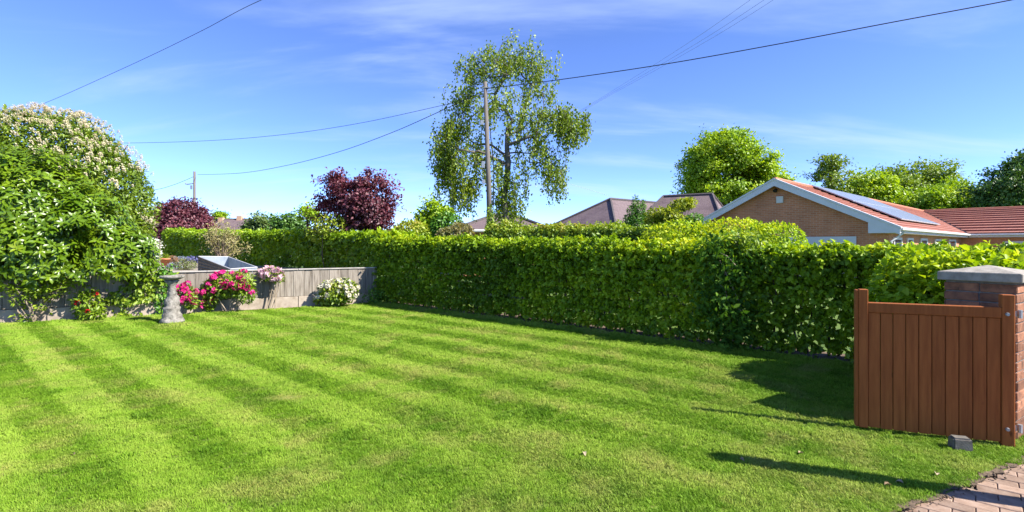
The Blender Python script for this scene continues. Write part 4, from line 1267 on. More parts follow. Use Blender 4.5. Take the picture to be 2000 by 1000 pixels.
# ------------------------------------------------------------------ trees
def skeleton(base, trunk_top, cl, r0, wob=.06, seed=1):
    """branches from a trunk to every cluster centre, thickness from how much hangs on them"""
    rg = np.random.default_rng(seed)
    nodes = []; par = []
    base, trunk_top = np.array(base, float), np.array(trunk_top, float)
    K = 9
    H = np.linalg.norm(trunk_top-base)
    for i in range(K+1):
        f = i/K
        q = base*(1-f) + trunk_top*f + np.append(rg.normal(0, wob*H*.12, 2)*min(1, f*3), 0)*(0 < i)
        nodes.append(q); par.append(i-1)
    first = int(K*.35)
    order = np.argsort(np.linalg.norm(cl-trunk_top, axis=1) + np.linalg.norm(cl[:, :2]-trunk_top[:2], axis=1)*.5)
    tipn = []
    for ci in order:
        c = cl[ci]
        A = np.array(nodes)
        dv = c - A
        dist = np.linalg.norm(dv, axis=1)
        # prefer to start lower down and to go outward/upward
        cost = dist + .55*np.maximum(0, A[:, 2]-c[2] + .25*dist)
        cost[:first] = 1e9
        j = int(np.argmin(cost))
        a = nodes[j]; L_ = dist[j]
        k = max(1, int(L_/(.14*H))); prev = j
        for q in range(1, k+1):
            f = q/k
            mid = a*(1-f) + c*f
            if q < k: mid = mid + rg.normal(0, .07*L_, 3) + np.array([0, 0, .08*L_*math.sin(f*math.pi)])
            nodes.append(mid); par.append(prev); prev = len(nodes)-1
        tipn.append(prev)
    n = len(nodes)
    load = np.zeros(n)
    for t in tipn: load[t] += 1
    for i in range(n-1, 0, -1): load[par[i]] += load[i]
    rad = r0*np.sqrt(np.maximum(load, .6)/load[0])
    rad[:K+1] = np.maximum(rad[:K+1], r0*np.linspace(1, .12, K+1)); rad[0] = r0*1.25
    m = MB()
    # trunk then every other link as a short tapered tube
    m.tube([nodes[i] for i in range(K+1)], list(rad[:K+1]), 9)
    kids = {}
    for i in range(K+1, n): kids.setdefault(par[i], []).append(i)
    done = set()
    for i in range(K+1, n):
        if i in done: continue
        chain = [par[i], i]; done.add(i)
        while True:
            ch = [c for c in kids.get(chain[-1], []) if c not in done]
            if not ch: break
            nx = max(ch, key=lambda c: load[c]); done.add(nx); chain.append(nx)
        rr = [min(rad[chain[0]], rad[chain[1]]*1.15)] + [rad[c] for c in chain[1:]]
        m.tube([nodes[c] for c in chain], rr, 5 if rr[0] < r0*.4 else 7, cap=False)
    return m

def blob_points(B, n, rg, power=.5, gap=0.0, gscale=1.0, seed=0, lump=.12):
    B = np.array(B, float); w = B[:, 3]*B[:, 4]*B[:, 5]
    k = rg.choice(len(B), n, p=w/w.sum())
    v = unit(rg.normal(0, 1, (n, 3))); r = rg.random(n)**power
    p = B[k, :3] + v*B[k, 3:]*r[:, None]
    p = p + v*B[k, 3:]*((fbm(p, gscale*.8, seed)-.5)*2*lump)[:, None]
    if gap > 0:
        keep = vnoise(p, gscale, seed+3) > gap
        p = p[keep]
    return p

def tree(name, label, base, top, blobs, ncl, per, lsize, mat, bark='bark', trunk_r=.2, cr=.5, gap=.25, gscale=.6, seed=1, group=None, aspect=.65, power=.4, cat='tree', flat=.7, droop=0.0, lump=.16, twig_n=0, extra=None):
    rg = np.random.default_rng(seed)
    o = thing(name, label, cat, tuple(base), group=group)
    cl = blob_points(blobs, ncl, rg, power, gap, gscale, seed, lump)
    sk = skeleton(base, top, cl, trunk_r, seed=seed)
    sk.build('trunk', M[bark], o, world=True, smooth=True)
    n = len(cl)*per
    k = np.repeat(np.arange(len(cl)), per)
    v = rg.normal(0, 1, (n, 3))
    crs = cr*(.6+.8*rg.random(len(cl)))[k][:, None]
    p = cl[k] + v*crs*np.array([.62, .62, .40])
    p[:, 2] -= droop*rg.random(n)*crs[:, 0]
    cen = cl.mean(0)
    outv = unit(p-cen)
    ln = unit(outv*.8 + np.array([0, 0, flat]) + rg.normal(0, .34, (n, 3)))
    d = unit(outv*.5 + rg.normal(0, .6, (n, 3)) + np.array([0, 0, -.2-droop]))
    s = lsize*(.6+.8*rg.random(n))
    ct = rg.normal(0, .13, len(cl))[k]
    tint = np.clip(.45 + ct + rg.normal(0, .12, n) + (fbm(p, .35, seed+7)-.5)*.6, 0, 1)
    if extra is not None:
        p2, s2 = extra(rg); m2 = len(p2)
        p = np.concatenate([p, p2]); s = np.concatenate([s, s2]); tint = np.concatenate([tint, np.clip(.3+rg.normal(0,.15,m2),0,1)])
        ln = np.concatenate([ln, unit(rg.normal(0, 1, (m2, 3)) + np.array([0,-.5,.5]))]); d = np.concatenate([d, unit(rg.normal(0, 1, (m2, 3)))])
    foliage('crown', p, d, ln, s, s*aspect, M[mat], o, tint)
    return o

# two purple trees
def bl(px, py, Y, rx, rz, ry=None):
    c = P(px, py, Y); return (c.x, c.y, c.z, rx, ry or rx, rz)
tree('copper_tree', 'round topped purple leaved tree behind the far end of hedge', (P(358,500,27.5).x, 27.5, TERR), P(358,415,27.5),
     [bl(356,428,27.5,1.35,1.05), bl(356,446,27.5,1.5,.75), bl(335,442,27.5,.9,.75), bl(380,442,27.5,.9,.72)], 420, 52, .135, 'purple', trunk_r=.12, cr=.26, gap=.0, power=.33, seed=5, lump=.03)
tree('copper_maple', 'loose purple maple with gaps of sky behind the hedge', (P(668,500,16.2).x, 16.2, .3), P(690,380,16.2),
     [bl(712,378,16.2,1.05,.72), bl(650,378,16.2,.62,.55), bl(735,412,16.2,.72,.62), bl(700,420,16.2,1.0,.5), bl(625,415,16.2,.38,.5), bl(690,350,16.2,.7,.35), bl(640,440,16.2,.6,.3), bl(615,400,16.2,.35,.5), bl(720,440,16.2,.85,.3)], 420, 44, .092, 'purple', trunk_r=.11, cr=.19, gap=.38, gscale=1.5, power=.42, seed=8, lump=.12)
bush('green_shrub', 'yellow green shrub peeping through the purple maple', 'shrub', (P(645,480,15.6).x, 15.6, .3), [bl(645,440,15.6,.5,.35), bl(625,455,15.6,.4,.3)], 900, .09, M['shrub'], nstems=6, seed=17)

# weeping birch
def birch():
    rg = np.random.default_rng(23)
    Y = 20.0
    base = Vector((P(985,478,Y).x, Y, 0))
    o = thing('weeping_birch', 'tall weeping birch with hanging leafy strands behind the utility pole', 'tree', tuple(base))
    B = [bl(1005,118,Y,1.35,.75), bl(955,150,Y,1.15,.6), bl(1050,160,Y,.75,.8), bl(905,190,Y,.75,.55), bl(985,215,Y,1.9,.9), bl(890,250,Y,.65,.6), bl(1045,265,Y,1.1,.8), bl(1100,225,Y,.75,.3), bl(930,300,Y,1.3,.8), bl(875,320,Y,.55,.45), bl(1010,330,Y,1.1,.9), bl(1070,310,Y,.6,.5), bl(905,355,Y,.7,.4), bl(1135,232,Y,.25,.2), bl(1000,385,Y,1.0,.55)]
    cl = np.concatenate([blob_points(B, 230, rg, .5, .33, .75, 4, .12)] +
        [blob_points([b], k, rg, .5, .18, 1.1, 6, .1) for b, k in ((B[3], 16), (B[5], 20), (B[7], 22), (B[9], 20), (B[12], 14), (B[13], 6), (bl(868,285,Y,.5,.6), 18), (bl(1110,250,Y,.5,.3), 12), (bl(1085,330,Y,.5,.5), 14), (bl(1000,105,Y,1.4,.45), 26), (bl(930,130,Y,.6,.4), 14), (bl(1055,130,Y,.5,.4), 12))])
    sk = skeleton(base, P(992,250,Y), cl, .125, seed=9)
    pp, ss, tt = [], [], []
    strands = MB()
    for c in cl:
        low = abs(c[0]-base.x)
        for q in range(rg.integers(1, 4)):
            a = c + rg.normal(0, .18, 3)
            zf = np.clip((7.4-c[2])/4.5, 0, 1)          # lower and outer strands hang longer
            L_ = rg.uniform(.2, .5) + rg.random()*1.05*zf + .35*low/3*rg.random()
            L_ = min(L_, a[2]-1.7)
            if L_ < .15: continue
            drift = rg.normal(0, .10, 2)
            e = a + np.array([drift[0], drift[1], -L_])
            strands.tube([a, (a+e)/2 + rg.normal(0, .02, 3), e], [.008,.006,.003], 3, cap=False)
            f = 0.0; tb = rg.normal(0, .14)
            while f < 1.0:                               # leaves sit in bunches along the strand
                k = rg.integers(8, 16)
                b = a*(1-f) + e*f
                pp.append(b + rg.normal(0, 1, (k, 3))*np.array([.095,.095,.11])*rg.uniform(.6, 1.3))
                ss.append(.102*(.55+.75*rg.random(k))); tt.append(np.full(k, tb))
                f += rg.uniform(.14, .30)/max(L_, .2)
    # leaves on the stem
    n = 1500; z = rg.random(n)**.8*3.9 + .5
    pp.append(np.stack([base.x + (z/5)*.14 + rg.normal(0, .24, n), Y + rg.normal(0, .22, n), z], 1)); ss.append(.10*(.5+.7*rg.random(n))); tt.append(np.zeros(n))
    p = np.concatenate(pp); s = np.concatenate(ss); n = len(p)
    sk.build('trunk', M['birch_bark'], o, world=True, smooth=True)
    strands.build('strands', M['bark'], o, world=True, kind='stuff')
    ln = unit(rg.normal(0, 1, (n, 3)) + np.array([.2, -.2, .35])); d = unit(np.array([0, 0, -.9]) + rg.normal(0, .5, (n, 3)))
    tint = np.clip(.5 + np.concatenate(tt) + rg.normal(0, .15, n) + (fbm(p, .7, 2)-.5)*.6, 0, 1)
    foliage('crown', p, d, ln, s, s*.72, M['birch'], o, tint)
birch()

tree('oak_tree', 'large broad bright green oak behind the brick bungalow', (P(1420,500,46).x, 46, 0), P(1420,330,46),
     [bl(1412,290,46,2.9,1.6), bl(1395,325,46,3.2,1.6), bl(1455,320,46,2.9,1.8), bl(1480,350,46,2.3,1.4), bl(1370,350,46,2.0,1.3), bl(1430,370,46,3.6,1.3), bl(1345,378,46,1.1,.7), bl(1425,272,46,1.7,.9), bl(1500,375,46,1.2,.8)], 640, 78, .25, 'oak', trunk_r=.45, cr=.58, gap=.30, gscale=.62, power=.38, seed=31, lump=.20)
tree('slender_tree', 'thin crowned tree left of the woodland behind the bungalow', (P(1620,500,48).x, 48, 0), P(1622,330,48),
     [bl(1625,318,48,1.7,.9), bl(1605,345,48,1.4,.9), bl(1640,345,48,1.3,1.0), bl(1615,375,48,1.8,1.2)], 230, 34, .21, 'wood_tree', trunk_r=.22, cr=.42, gap=.36, gscale=.8, power=.5, seed=33, group='trees behind the bungalow')
for i, (lab, px, py, Y, rx, rz, mt) in enumerate((
    ('rounded green tree next to the slender tree behind bungalow', 1695, 372, 50, 2.4, 1.8, 'oak'),
    ('olive green tree left of the tallest woodland crown', 1752, 372, 54, 2.4, 2.4, 'wood_tree'),
    ('tallest feathery crown of the woodland behind the bungalow', 1812, 355, 56, 2.9, 2.5, 'wood_tree'),
    ('bright green tree right of the tallest woodland crown', 1862, 390, 52, 2.2, 2.0, 'oak'),
    ('low yellow green tree above the roof junction', 1815, 398, 47, 2.7, 1.4, 'oak'),
    ('low green tree beside the dark tree at right', 1895, 402, 49, 1.8, 1.3, 'wood_tree'))):
    tree('woodland_tree', lab, (P(px,500,Y).x, Y, 0), P(px,py,Y), [bl(px,py,Y,rx,rz), bl(px-20,py+25,Y,rx*.8,rz*.8), bl(px+22,py+22,Y,rx*.8,rz*.8), bl(px,py+48,Y,rx*1.0,rz)], 300, 66, .27, mt, trunk_r=.25, cr=.62, gap=.18, gscale=.6, power=.4, seed=50+i, group='trees behind the bungalow')
def conifer(name, label, px, ytop, ybot, Y, w, mat, n, lsize, seed, lean=0):
    rg = np.random.default_rng(seed)
    t, b = P(px, ytop, Y), P(px, ybot, Y)
    base = Vector((b.x, Y, 0))
    o = thing(name, label, 'tree', tuple(base))
    H = t.z - b.z
    f = rg.random(n)**.75
    a = rg.random(n)*6.283; r = w*(f**.8)*(.55+.45*rg.random(n)**.5)*(.8+.5*vnoise(np.stack([a*1.5, f*9, a*0], 1), 1, seed))
    p = np.stack([t.x + r*np.cos(a), Y + r*np.sin(a), t.z - f*H - .12*r], 1)
    d = unit(np.stack([np.cos(a), np.sin(a), .35+0*a], 1) + rg.normal(0, .35, (n, 3))); ln = unit(rg.normal(0, .5, (n, 3)) + np.array([0, -.3, .8]))
    s = lsize*(.6+.7*rg.random(n))
    m = MB(); m.tube([base, (t.x, Y, t.z-.1)], [w*.10, .015], 7); m.build('trunk', M['bark'], o, world=True)
    foliage('crown', p, d, ln, s, s*.45, M[mat], o)
    return o
bush('dwarf_conifer', 'small dark pointed conifer before the slate roof', 'tree', (P(1243,478,21).x, 21, 0),
     [bl(1242,402,21,.16,.42), bl(1234,420,21,.20,.42), bl(1252,415,21,.18,.40), bl(1226,438,21,.22,.38), bl(1260,432,21,.20,.40), bl(1243,440,21,.42,.5), bl(1257,400,21,.09,.22), bl(1243,480,21,.45,.9)], 6500, .10, M['ivy'], nstems=6, shell=.45, lump=.22, lscale=2.6, seed=3, aspect=.35)
tree('dark_tree', 'dark evergreen tree at the right edge behind red roof', (P(1995,500,44).x, 44, 0), P(1985,350,44),
     [bl(1968,345,44,1.5,1.2), bl(1950,375,44,2.2,1.2), bl(1985,385,44,2.4,1.5), bl(1935,400,44,1.6,1.0), bl(2010,340,44,1.5,1.8), bl(2040,370,44,2.4,2.2)], 430, 62, .26, 'dark_tree', trunk_r=.3, cr=.55, gap=.22, gscale=.7, seed=71)
tree('overhanging_tree', 'leafy branch tips entering at the right edge against the sky', (P(2075,500,40).x, 40, 0), P(2060,330,40),
     [bl(2030,302,40,1.0,.45), bl(2060,320,40,1.4,1.0), bl(2005,298,40,.45,.22)], 150, 30, .27, 'dark_tree', trunk_r=.2, cr=.34, gap=.15, gscale=.9, seed=72)
bush('yellow_maple', 'bright yellow green spreading maple before the slate roof', 'shrub', (P(1320,478,19).x, 19, 0),
     [bl(1330,402,19,.40,.22), bl(1300,418,19,.62,.22), bl(1345,395,19,.25,.16), bl(1318,435,19,.85,.28), bl(1280,432,19,.4,.18)], 4200, .12, M['yellow'], nstems=9, shell=.35, lump=.3, lscale=2.2, flat=.35, seed=23, gap=.25)
bush('dark_shrub', 'small dark green shrub between yellow maple and gable', 'shrub', (P(1356,478,18).x, 18, 0), [bl(1356,428,18,.28,.2), bl(1356,450,18,.3,.4)], 900, .09, M['ivy'], nstems=4, seed=24)
# young bright tree and shrubs left of the pole
tree('young_maple', 'young bright green maple left of the birch', (P(850,500,17.5).x, 17.5, 0), P(846,410,17.5),
     [bl(838,398,17.5,.30,.14), bl(850,418,17.5,.5,.25), bl(826,425,17.5,.38,.18), bl(868,420,17.5,.4,.25), bl(845,445,17.5,.6,.4)], 110, 26, .12, 'oak', trunk_r=.05, cr=.2, gap=.2, gscale=1.6, seed=81)
bush('rounded_shrub', 'rounded mid green shrub right of the purple maple', 'shrub', (P(805,478,16.5).x, 16.5, 0), [bl(803,452,16.5,.55,.36), bl(780,460,16.5,.4,.3)], 2600, .09, M['shrub'], nstems=5, seed=25, tint_up=.5)
bush('pinkish_shrub', 'pinkish buff leaved shrub below the birch', 'shrub', (P(898,478,15.5).x, 15.5, 0), [bl(900,452,15.5,.36,.26), bl(880,460,15.5,.4,.26)], 2000, .085, M['pinkish'], nstems=5, seed=26)
bush('dark_green_shrub', 'dark green shrub at the foot of the birch', 'shrub', (P(868,478,17).x, 17, 0), [bl(872,440,17,.5,.42), bl(858,455,17,.4,.35)], 2200, .10, M['ivy'], nstems=5, seed=27)
bush('pole_creeper', 'light green creeper climbing the foot of the utility pole', 'climber', (P(958,478,16.7).x, 16.7, 0), [bl(958,425,16.75,.10,.42), bl(962,452,16.75,.22,.3)], 700, .09, M['climber'], nstems=4, seed=28)
# neighbour's loose hedge behind the clipped one
nb = [P(945,470,15.5), P(1100,470,14.5), P(1285,470,12.6)]
hedge('loose_hedge', 'loose shaggy hedge of mixed greens behind the clipped hedge', [(v.x, v.y) for v in nb], lambda t: 2.05 + .03*np.sin(t*21) - .06*t, .9, 30000, .085, M['shrub'], lumps=.22, jag=.12, tint_bias=.05, stem_n=20)
bush('privet_bush', 'big rounded bush with pale young tips before the brick gable', 'bush', (P(1430,478,11.8).x, 11.8, 0),
     [bl(1330,470,12.0,.9,.46,.7), bl(1430,470,11.8,1.0,.50,.7), bl(1505,472,11.6,.72,.44,.7), bl(1400,520,11.8,1.9,.9,.8)], 17000, .078, M['beech'], nstems=12, shell=.7, lump=.12, lscale=1.8, tint_up=.35, seed=29)
# far trees to the left
for lab, px, py, Y, rx, rz, mt, sd in (
    ('small far tree top right of the round purple tree', 431, 424, 80, 1.1, .7, 'oak', 91),
    ('grey green far tree above the hedge', 511, 433, 60, 1.3, 1.0, 'grey_tree', 92),
    ('broad dark green far tree left of the purple maple', 565, 432, 58, 1.9, 1.0, 'dark_tree', 93),
    ('far dark tree in the gap beside the round purple tree', 296, 436, 75, 1.6, 1.2, 'dark_tree', 94)):
    tree('far_tree', lab, (P(px,500,Y).x, Y, 0), P(px,py,Y), [bl(px,py,Y,rx,rz), bl(px-14,py+14,Y,rx*.9,rz*.8), bl(px+14,py+12,Y,rx*.9,rz*.8), bl(px,py+26,Y,rx*1.3,rz)], 150, 45, .28, mt, trunk_r=.2, cr=.5, gap=.1, seed=sd, group='far trees beyond the hedge')
tree('sprig_tree', 'small green sapling top at the left edge of purple maple', (P(603,500,17.5).x, 17.5, .2), P(600,425,17.5), [bl(596,408,17.5,.25,.12), bl(604,420,17.5,.3,.18)], 34, 22, .11, 'oak', trunk_r=.04, cr=.15, gap=.1, gscale=2, seed=95)

# ------------------------------------------------------------------ poles and wires
def make_poles():
    Y = 17.0
    top, bot = P(947.5, 160, Y), P(957, 478, Y)
    o = thing('utility_pole', 'tall weathered wooden utility pole in front of the birch', 'pole', (bot.x, Y, 0), group='utility poles')
    foot = Vector((bot.x + (bot.x-top.x)*.25, Y, -.05))
    m = MB(); m.tube([foot, foot.lerp(top, .5)+Vector((.02, 0, 0)), top], [.10,.085,.062], 12); m.build('shaft', M['pole'], o, world=True, smooth=True)
    for py, s in ((240, .16), (322, .22), (355, .12)):
        p = P(946 + (py-160)*.03, py, Y) + Vector((-.12, -.03, 0))
        m = MB(); m.box(p.x-.05, p.x+.05, p.y-.05, p.y+.05, p.z-s/2, p.z+s/2); m.build('junction_box', M['galv'], o, world=True, bevel=.006)
    m = MB(); a = P(951, 250, Y)+Vector((.10,-.03,0)); b_ = P(955, 330, Y)+Vector((.16,-.03,0)); c = P(956.5, 420, Y)+Vector((.11,-.05,0))
    m.tube([a, b_, c], .016, 5); m.build('riser_cable', M['cable'], o, world=True)
    m = MB(); q = P(949, 172, Y); m.tube([q+Vector((-.13,-.06,0)), q+Vector((.13,-.06,0))], .02, 6); m.build('bracket', M['galv'], o, world=True)
    Y2 = 38.0
    t2, b2 = P(380, 335, Y2), P(379, 478, Y2)
    o2 = thing('utility_pole', 'far wooden utility pole above the round purple tree', 'pole', (b2.x, Y2, 0), group='utility poles')
    m = MB(); m.tube([(b2.x, Y2, -.05), t2], [.13,.085], 10); m.build('shaft', M['pole'], o2, world=True, smooth=True)
    m = MB(); q = P(374, 366, Y2); m.box(q.x-.05,q.x+.05,q.y-.08,q.y+.02,q.z-.15,q.z+.15); m.build('junction_box', M['galv'], o2, world=True)
    m = MB(); m.tube([P(379,358,Y2), P(366,360,Y2), P(362,358.5,Y2)], [.03,.045,.06], 6); m.build('lamp_arm', M['galv'], o2, world=True)
    def wire(name, label, pts, r, mat, group='overhead wires'):
        """smooth curve through the points"""
        pts = [Vector(p) for p in pts]
        out = []
        n = len(pts)
        for i in range(n-1):
            p0, p1, p2, p3 = pts[max(i-1, 0)], pts[i], pts[i+1], pts[min(i+2, n-1)]
            for k in range(10):
                t = k/10
                out.append(.5*((2*p1)+(p2-p0)*t+(2*p0-5*p1+4*p2-p3)*t*t+(3*p1-p0-3*p2+p3)*t**3))
        out.append(pts[-1])
        m = MB(); m.tube(out, r, 5); o = m.build(name, M[mat], None)
        tag(o, label, 'wire', group)
    e = lambda px, py, Y: P(px, py, Y)
    wire('overhead_cable', 'thick black cable from the tall pole rising to the right', [e(950,173,16.95), e(1090,156,16.2), e(1300,125,14.8), e(1520,86,13.6), e(1740,44,12.6), e(1975,0,11.7), e(2400,-85,10.2)], .0135, 'cable')
    wire('overhead_cable', 'black cable sagging from the tall pole to the far pole', [e(944,178,16.95), e(845,224,18.4), e(760,261,20.2), e(660,297,23), e(560,323,27), e(470,338,32), e(386,341,37.9)], .0125, 'cable')
    wire('overhead_wire', 'thin wire running almost level from behind the birch leftwards', [e(945,186,17.05), e(845,210,18), e(700,241,19.5), e(560,262,21), e(420,274,22.5), e(270,279,24), e(120,279,26)], .0085, 'cable')
    wire('overhead_wire', 'thin wire slanting down left to the flowering shrub', [e(800,-118,8), e(510,0,10), e(400,57,11.4), e(300,106,12.8), e(200,152,14.2), e(98,197,15.8), e(-20,243,18)], .0058, 'cable')
    wire('overhead_wire', 'short wire dropping left from the far pole', [e(378,345,37.9), e(350,357,36), e(320,367,34), e(296,372,32), e(240,384,30)], .014, 'cable')
    for i, (x0, x1) in enumerate(((1465, 1166), (1492, 1170), (1510, 1174))):
        wire('thin_wire', ['leftmost', 'middle', 'rightmost'][i] + ' of three faint thin wires crossing the upper sky', [e(x0+60, -42, 15), e(x0, 0, 16), e((x0*2+x1)/3, 70, 19), e((x0+2*x1)/3, 134, 23), e(x1, 196, 28), e(x1-60, 232, 33)], .006, 'thin_wire')
    wire('thin_wire', 'faint wire just above the slate roof', [e(1060,345,26), e(1120,361,28), e(1190,383,30), e(1196,389,30.2)], .007, 'thin_wire')
make_poles()

# ------------------------------------------------------------------ houses
def uv_poly(parent, name, mat, quads, world=True, kind=None):
    """polygons with metric UVs: u along the first edge, v up the face"""
    o0 = Vector(origin_of(parent)) if parent is not None else Vector()
    me = bpy.data.meshes.new(name)
    V, Fc, UV = [], [], []
    for q in quads:
        q = [Vector(p) for p in q]
        e = (q[1]-q[0]).normalized(); n = (q[1]-q[0]).cross(q[2]-q[0]).normalized(); f = n.cross(e)
        Fc.append(tuple(range(len(V), len(V)+len(q))))
        for p in q:
            V.append(p-o0); UV.append(((p-q[0]).dot(e), (p-q[0]).dot(f)))
    me.from_pydata([tuple(v) for v in V], [], Fc)
    ul = me.uv_layers.new(name='UVMap')
    for poly in me.polygons:
        for li in poly.loop_indices:
            ul.data[li].uv = UV[me.loops[li].vertex_index]
    me.materials.append(mat)
    o = link(name, me, parent)
    if kind: o['kind'] = kind
    return o

def tiled_slope(parent, name, mat, E0, E1, R0, R1, n, step=.03):
    """roof slope as overlapping courses: eave E0->E1, ridge R0->R1 (same side order)"""
    E0, E1, R0, R1 = map(Vector, (E0, E1, R0, R1))
    nn = (E1-E0).cross(R0-E0).normalized()
    if nn.z < 0: nn = -nn
    quads = []
    for k in range(n):
        a, b = k/n, (k+1)/n
        q = [E0.lerp(R0, a)+nn*step, E1.lerp(R1, a)+nn*step, E1.lerp(R1, b)+nn*.002, E0.lerp(R0, b)+nn*.002]
        quads.append(q)
        quads.append([E0.lerp(R0, a)-nn*.0, E1.lerp(R1, a)-nn*.0, E1.lerp(R1, a)+nn*step, E0.lerp(R0, a)+nn*step])
    return uv_poly(parent, name, mat, quads)

def brick_bungalow():
    h = 480.0
    E = Vector((14.0, 18.45, 2.1)); ud = Vector((1.107, 1, 0)).normalized(); wdv = Vector((-ud.y, ud.x, 0))
    HWd, RZ = 4.28, 4.245
    o = thing('brick_bungalow', 'brown brick bungalow with red tiled roof and solar panels', 'house', (E.x, E.y, -.05))
    Q = lambda u, w, z: Vector((E.x, E.y, z)) + ud*u + wdv*w
    LU, LV = 30.5, 17.0
    ins = .38           # verge and eave overhang
    # walls
    zE = 2.06
    pit = (RZ-2.1)/HWd
    wl = [Q(.18, 2*HWd-ins, -.05), Q(.18, ins, -.05), Q(.18, ins, zE+ins*pit-.1), Q(.18, HWd, RZ-.1), Q(.18, 2*HWd-ins, zE+ins*pit-.1)]
    uv_poly(o, 'gable_wall', M['housebrick'], [wl])
    uv_poly(o, 'side_wall', M['housebrick'], [[Q(.18, ins, -.05), Q(LV+ins, ins, -.05), Q(LV+ins, ins, 2.2), Q(.18, ins, 2.2)]])
    wq = lambda w_, z: Q(LV+ins, ins - w_, z)
    uv_poly(o, 'wing_wall', M['housebrick'], [[wq(0, -.05), wq(14, -.05), wq(14, 2.2), wq(0, 2.2)]])
    # roofs
    tiled_slope(o, 'front_roof', M['redtile'], Q(-.12, 0, 2.1), Q(LV, 0, 2.1), Q(-.12, HWd, RZ), Q(LU, HWd, RZ), 15, .045)
    tiled_slope(o, 'rear_roof', M['redtile'], Q(LU, 2*HWd, 2.1), Q(-.12, 2*HWd, 2.1), Q(LU, HWd, RZ), Q(-.12, HWd, RZ), 15, .045)
    tiled_slope(o, 'wing_roof', M['redtile'], Q(LV, 0, 2.1), Q(LV, -16, 2.1), Q(LU, HWd, RZ), Q(LU, -16, RZ), 11, .11)
    m = MB(); m.tube([Q(-.14, HWd, RZ+.02), Q(LU, HWd, RZ+.02)], .09, 8); m.build('ridge', M['redridge'], o, world=True)
    m = MB(); m.tube([Q(LU, HWd, RZ+.02), Q(LU, -16, RZ+.02)], .10, 8); m.build('ridge', M['redridge'], o, world=True)
    m = MB(); m.tube([Q(LV, 0, 2.13), Q(LU, HWd, RZ+.01)], .05, 6); m.build('valley', M['black'], o, world=True)
    # barge boards with boxed ends
    for s in (0, 1):
        wE, wR = (-.02, HWd) if s == 0 else (2*HWd+.02, HWd)
        m = MB(); a, b = Q(-.16, wE, 2.12), Q(-.16, wR, RZ+.03)
        q = [a, b, b-Vector((0, 0, .30)), a-Vector((0, 0, .26))]
        qb = [p+ud*.03 for p in q]
        m.add(q+qb, [(0,1,2,3), (7,6,5,4), (0,4,5,1), (1,5,6,2), (2,6,7,3), (3,7,4,0)])
        m.build('barge_board', M['whitepvc'], o, world=True)
        m = MB(); a, b = Q(-.19, wE-(.03 if s == 0 else -.03), 2.15), Q(-.19, wR, RZ+.06)
        q = [a, b, b-Vector((0, 0, .07)), a-Vector((0, 0, .07))]; qb = [p+ud*.20 for p in q]
        m.add(q+qb, [(0,1,2,3), (7,6,5,4), (0,4,5,1), (1,5,6,2), (2,6,7,3), (3,7,4,0)])
        m.build('verge_trim', M['whitepvc'], o, world=True)
        m = MB(); w0, w1 = (0.0, .95) if s == 0 else (2*HWd-.95, 2*HWd)
        q = [Q(-.15, w0, 1.93), Q(-.15, w1, 1.93), Q(-.15, w1, 2.0+pit*(.95 if s == 0 else 0)), Q(-.15, w0, 2.0+pit*(0 if s == 0 else .95))]; qb = [p+ud*.3 for p in q]
        m.add(q+qb, [(0,1,2,3), (7,6,5,4), (0,4,5,1), (1,5,6,2), (2,6,7,3), (3,7,4,0)])
        m.build('box_end', M['whitepvc'], o, world=True)
        # soffit under the verge
    # fascia, soffit, gutter along the eaves
    def eave(p, q, inw):
        p, q = Vector(p), Vector(q)
        m = MB(); i = inw*.03
        m.add([p, q, q+Vector((0, 0, .17)), p+Vector((0, 0, .17)), p+i, q+i, q+i+Vector((0, 0, .17)), p+i+Vector((0, 0, .17))], [(0,1,2,3), (7,6,5,4), (0,4,5,1), (1,5,6,2), (2,6,7,3), (3,7,4,0)])
        m.build('fascia', M['whitepvc'], o, world=True)
        m = MB(); j = inw*.42
        m.add([p, q, q+j, p+j, p+Vector((0,0,.02)), q+Vector((0,0,.02)), q+j+Vector((0,0,.02)), p+j+Vector((0,0,.02))], [(3,2,1,0), (4,5,6,7), (0,1,5,4), (1,2,6,5), (2,3,7,6), (3,0,4,7)])
        m.build('soffit', M['whitepvc'], o, world=True)
        m = MB(); g = -inw*.06 + Vector((0, 0, .15)); m.tube([p+g, q+g], .06, 8); m.build('gutter', M['whitepvc'], o, world=True)
    eave(Q(-.1, .02, 1.92), Q(LV, .02, 1.92), wdv)
    eave(Q(LV+.02, -.0, 1.92), Q(LV+.02, -16, 1.92), ud)
    m = MB(); m.tube([Q(.35, -.05, 1.98), Q(.3, .12, 1.80), Q(.12, ins-.08, 1.62), Q(.12, ins-.08, -.05)], .04, 8); m.build('downpipe', M['whitepvc'], o, world=True)
    # solar panels: 2 rows x 5
    def S(u, s_, up):   # s_ 0 at eave .. 1 at ridge
        nrm = Vector((0, 0, 1))*1 - wdv*pit; nrm.normalize()
        return Q(u, HWd*s_, 2.1+(RZ-2.1)*s_) + nrm*up
    def plane_uv(px, py):
        d = Vector(((px-1000)/F, 1, -(py-h)/F)); c = Vector((0, 0, CAMZ))
        p0 = Q(0, 0, 2.1); n = (Q(0, HWd, RZ)-p0).cross(ud)
        t = (p0-c).dot(n)/d.dot(n); p = c + d*t
        return (p-p0).dot(ud), (p-p0).dot(wdv)/HWd
    u0, s1 = plane_uv(1595, 371); u0b, s0 = plane_uv(1748, 434); u1, _ = plane_uv(1821, 440)
    ua = (u0+u0b)/2; print('solar', u0, s1, u0b, s0, u1)
    nc, nr = 6, 2
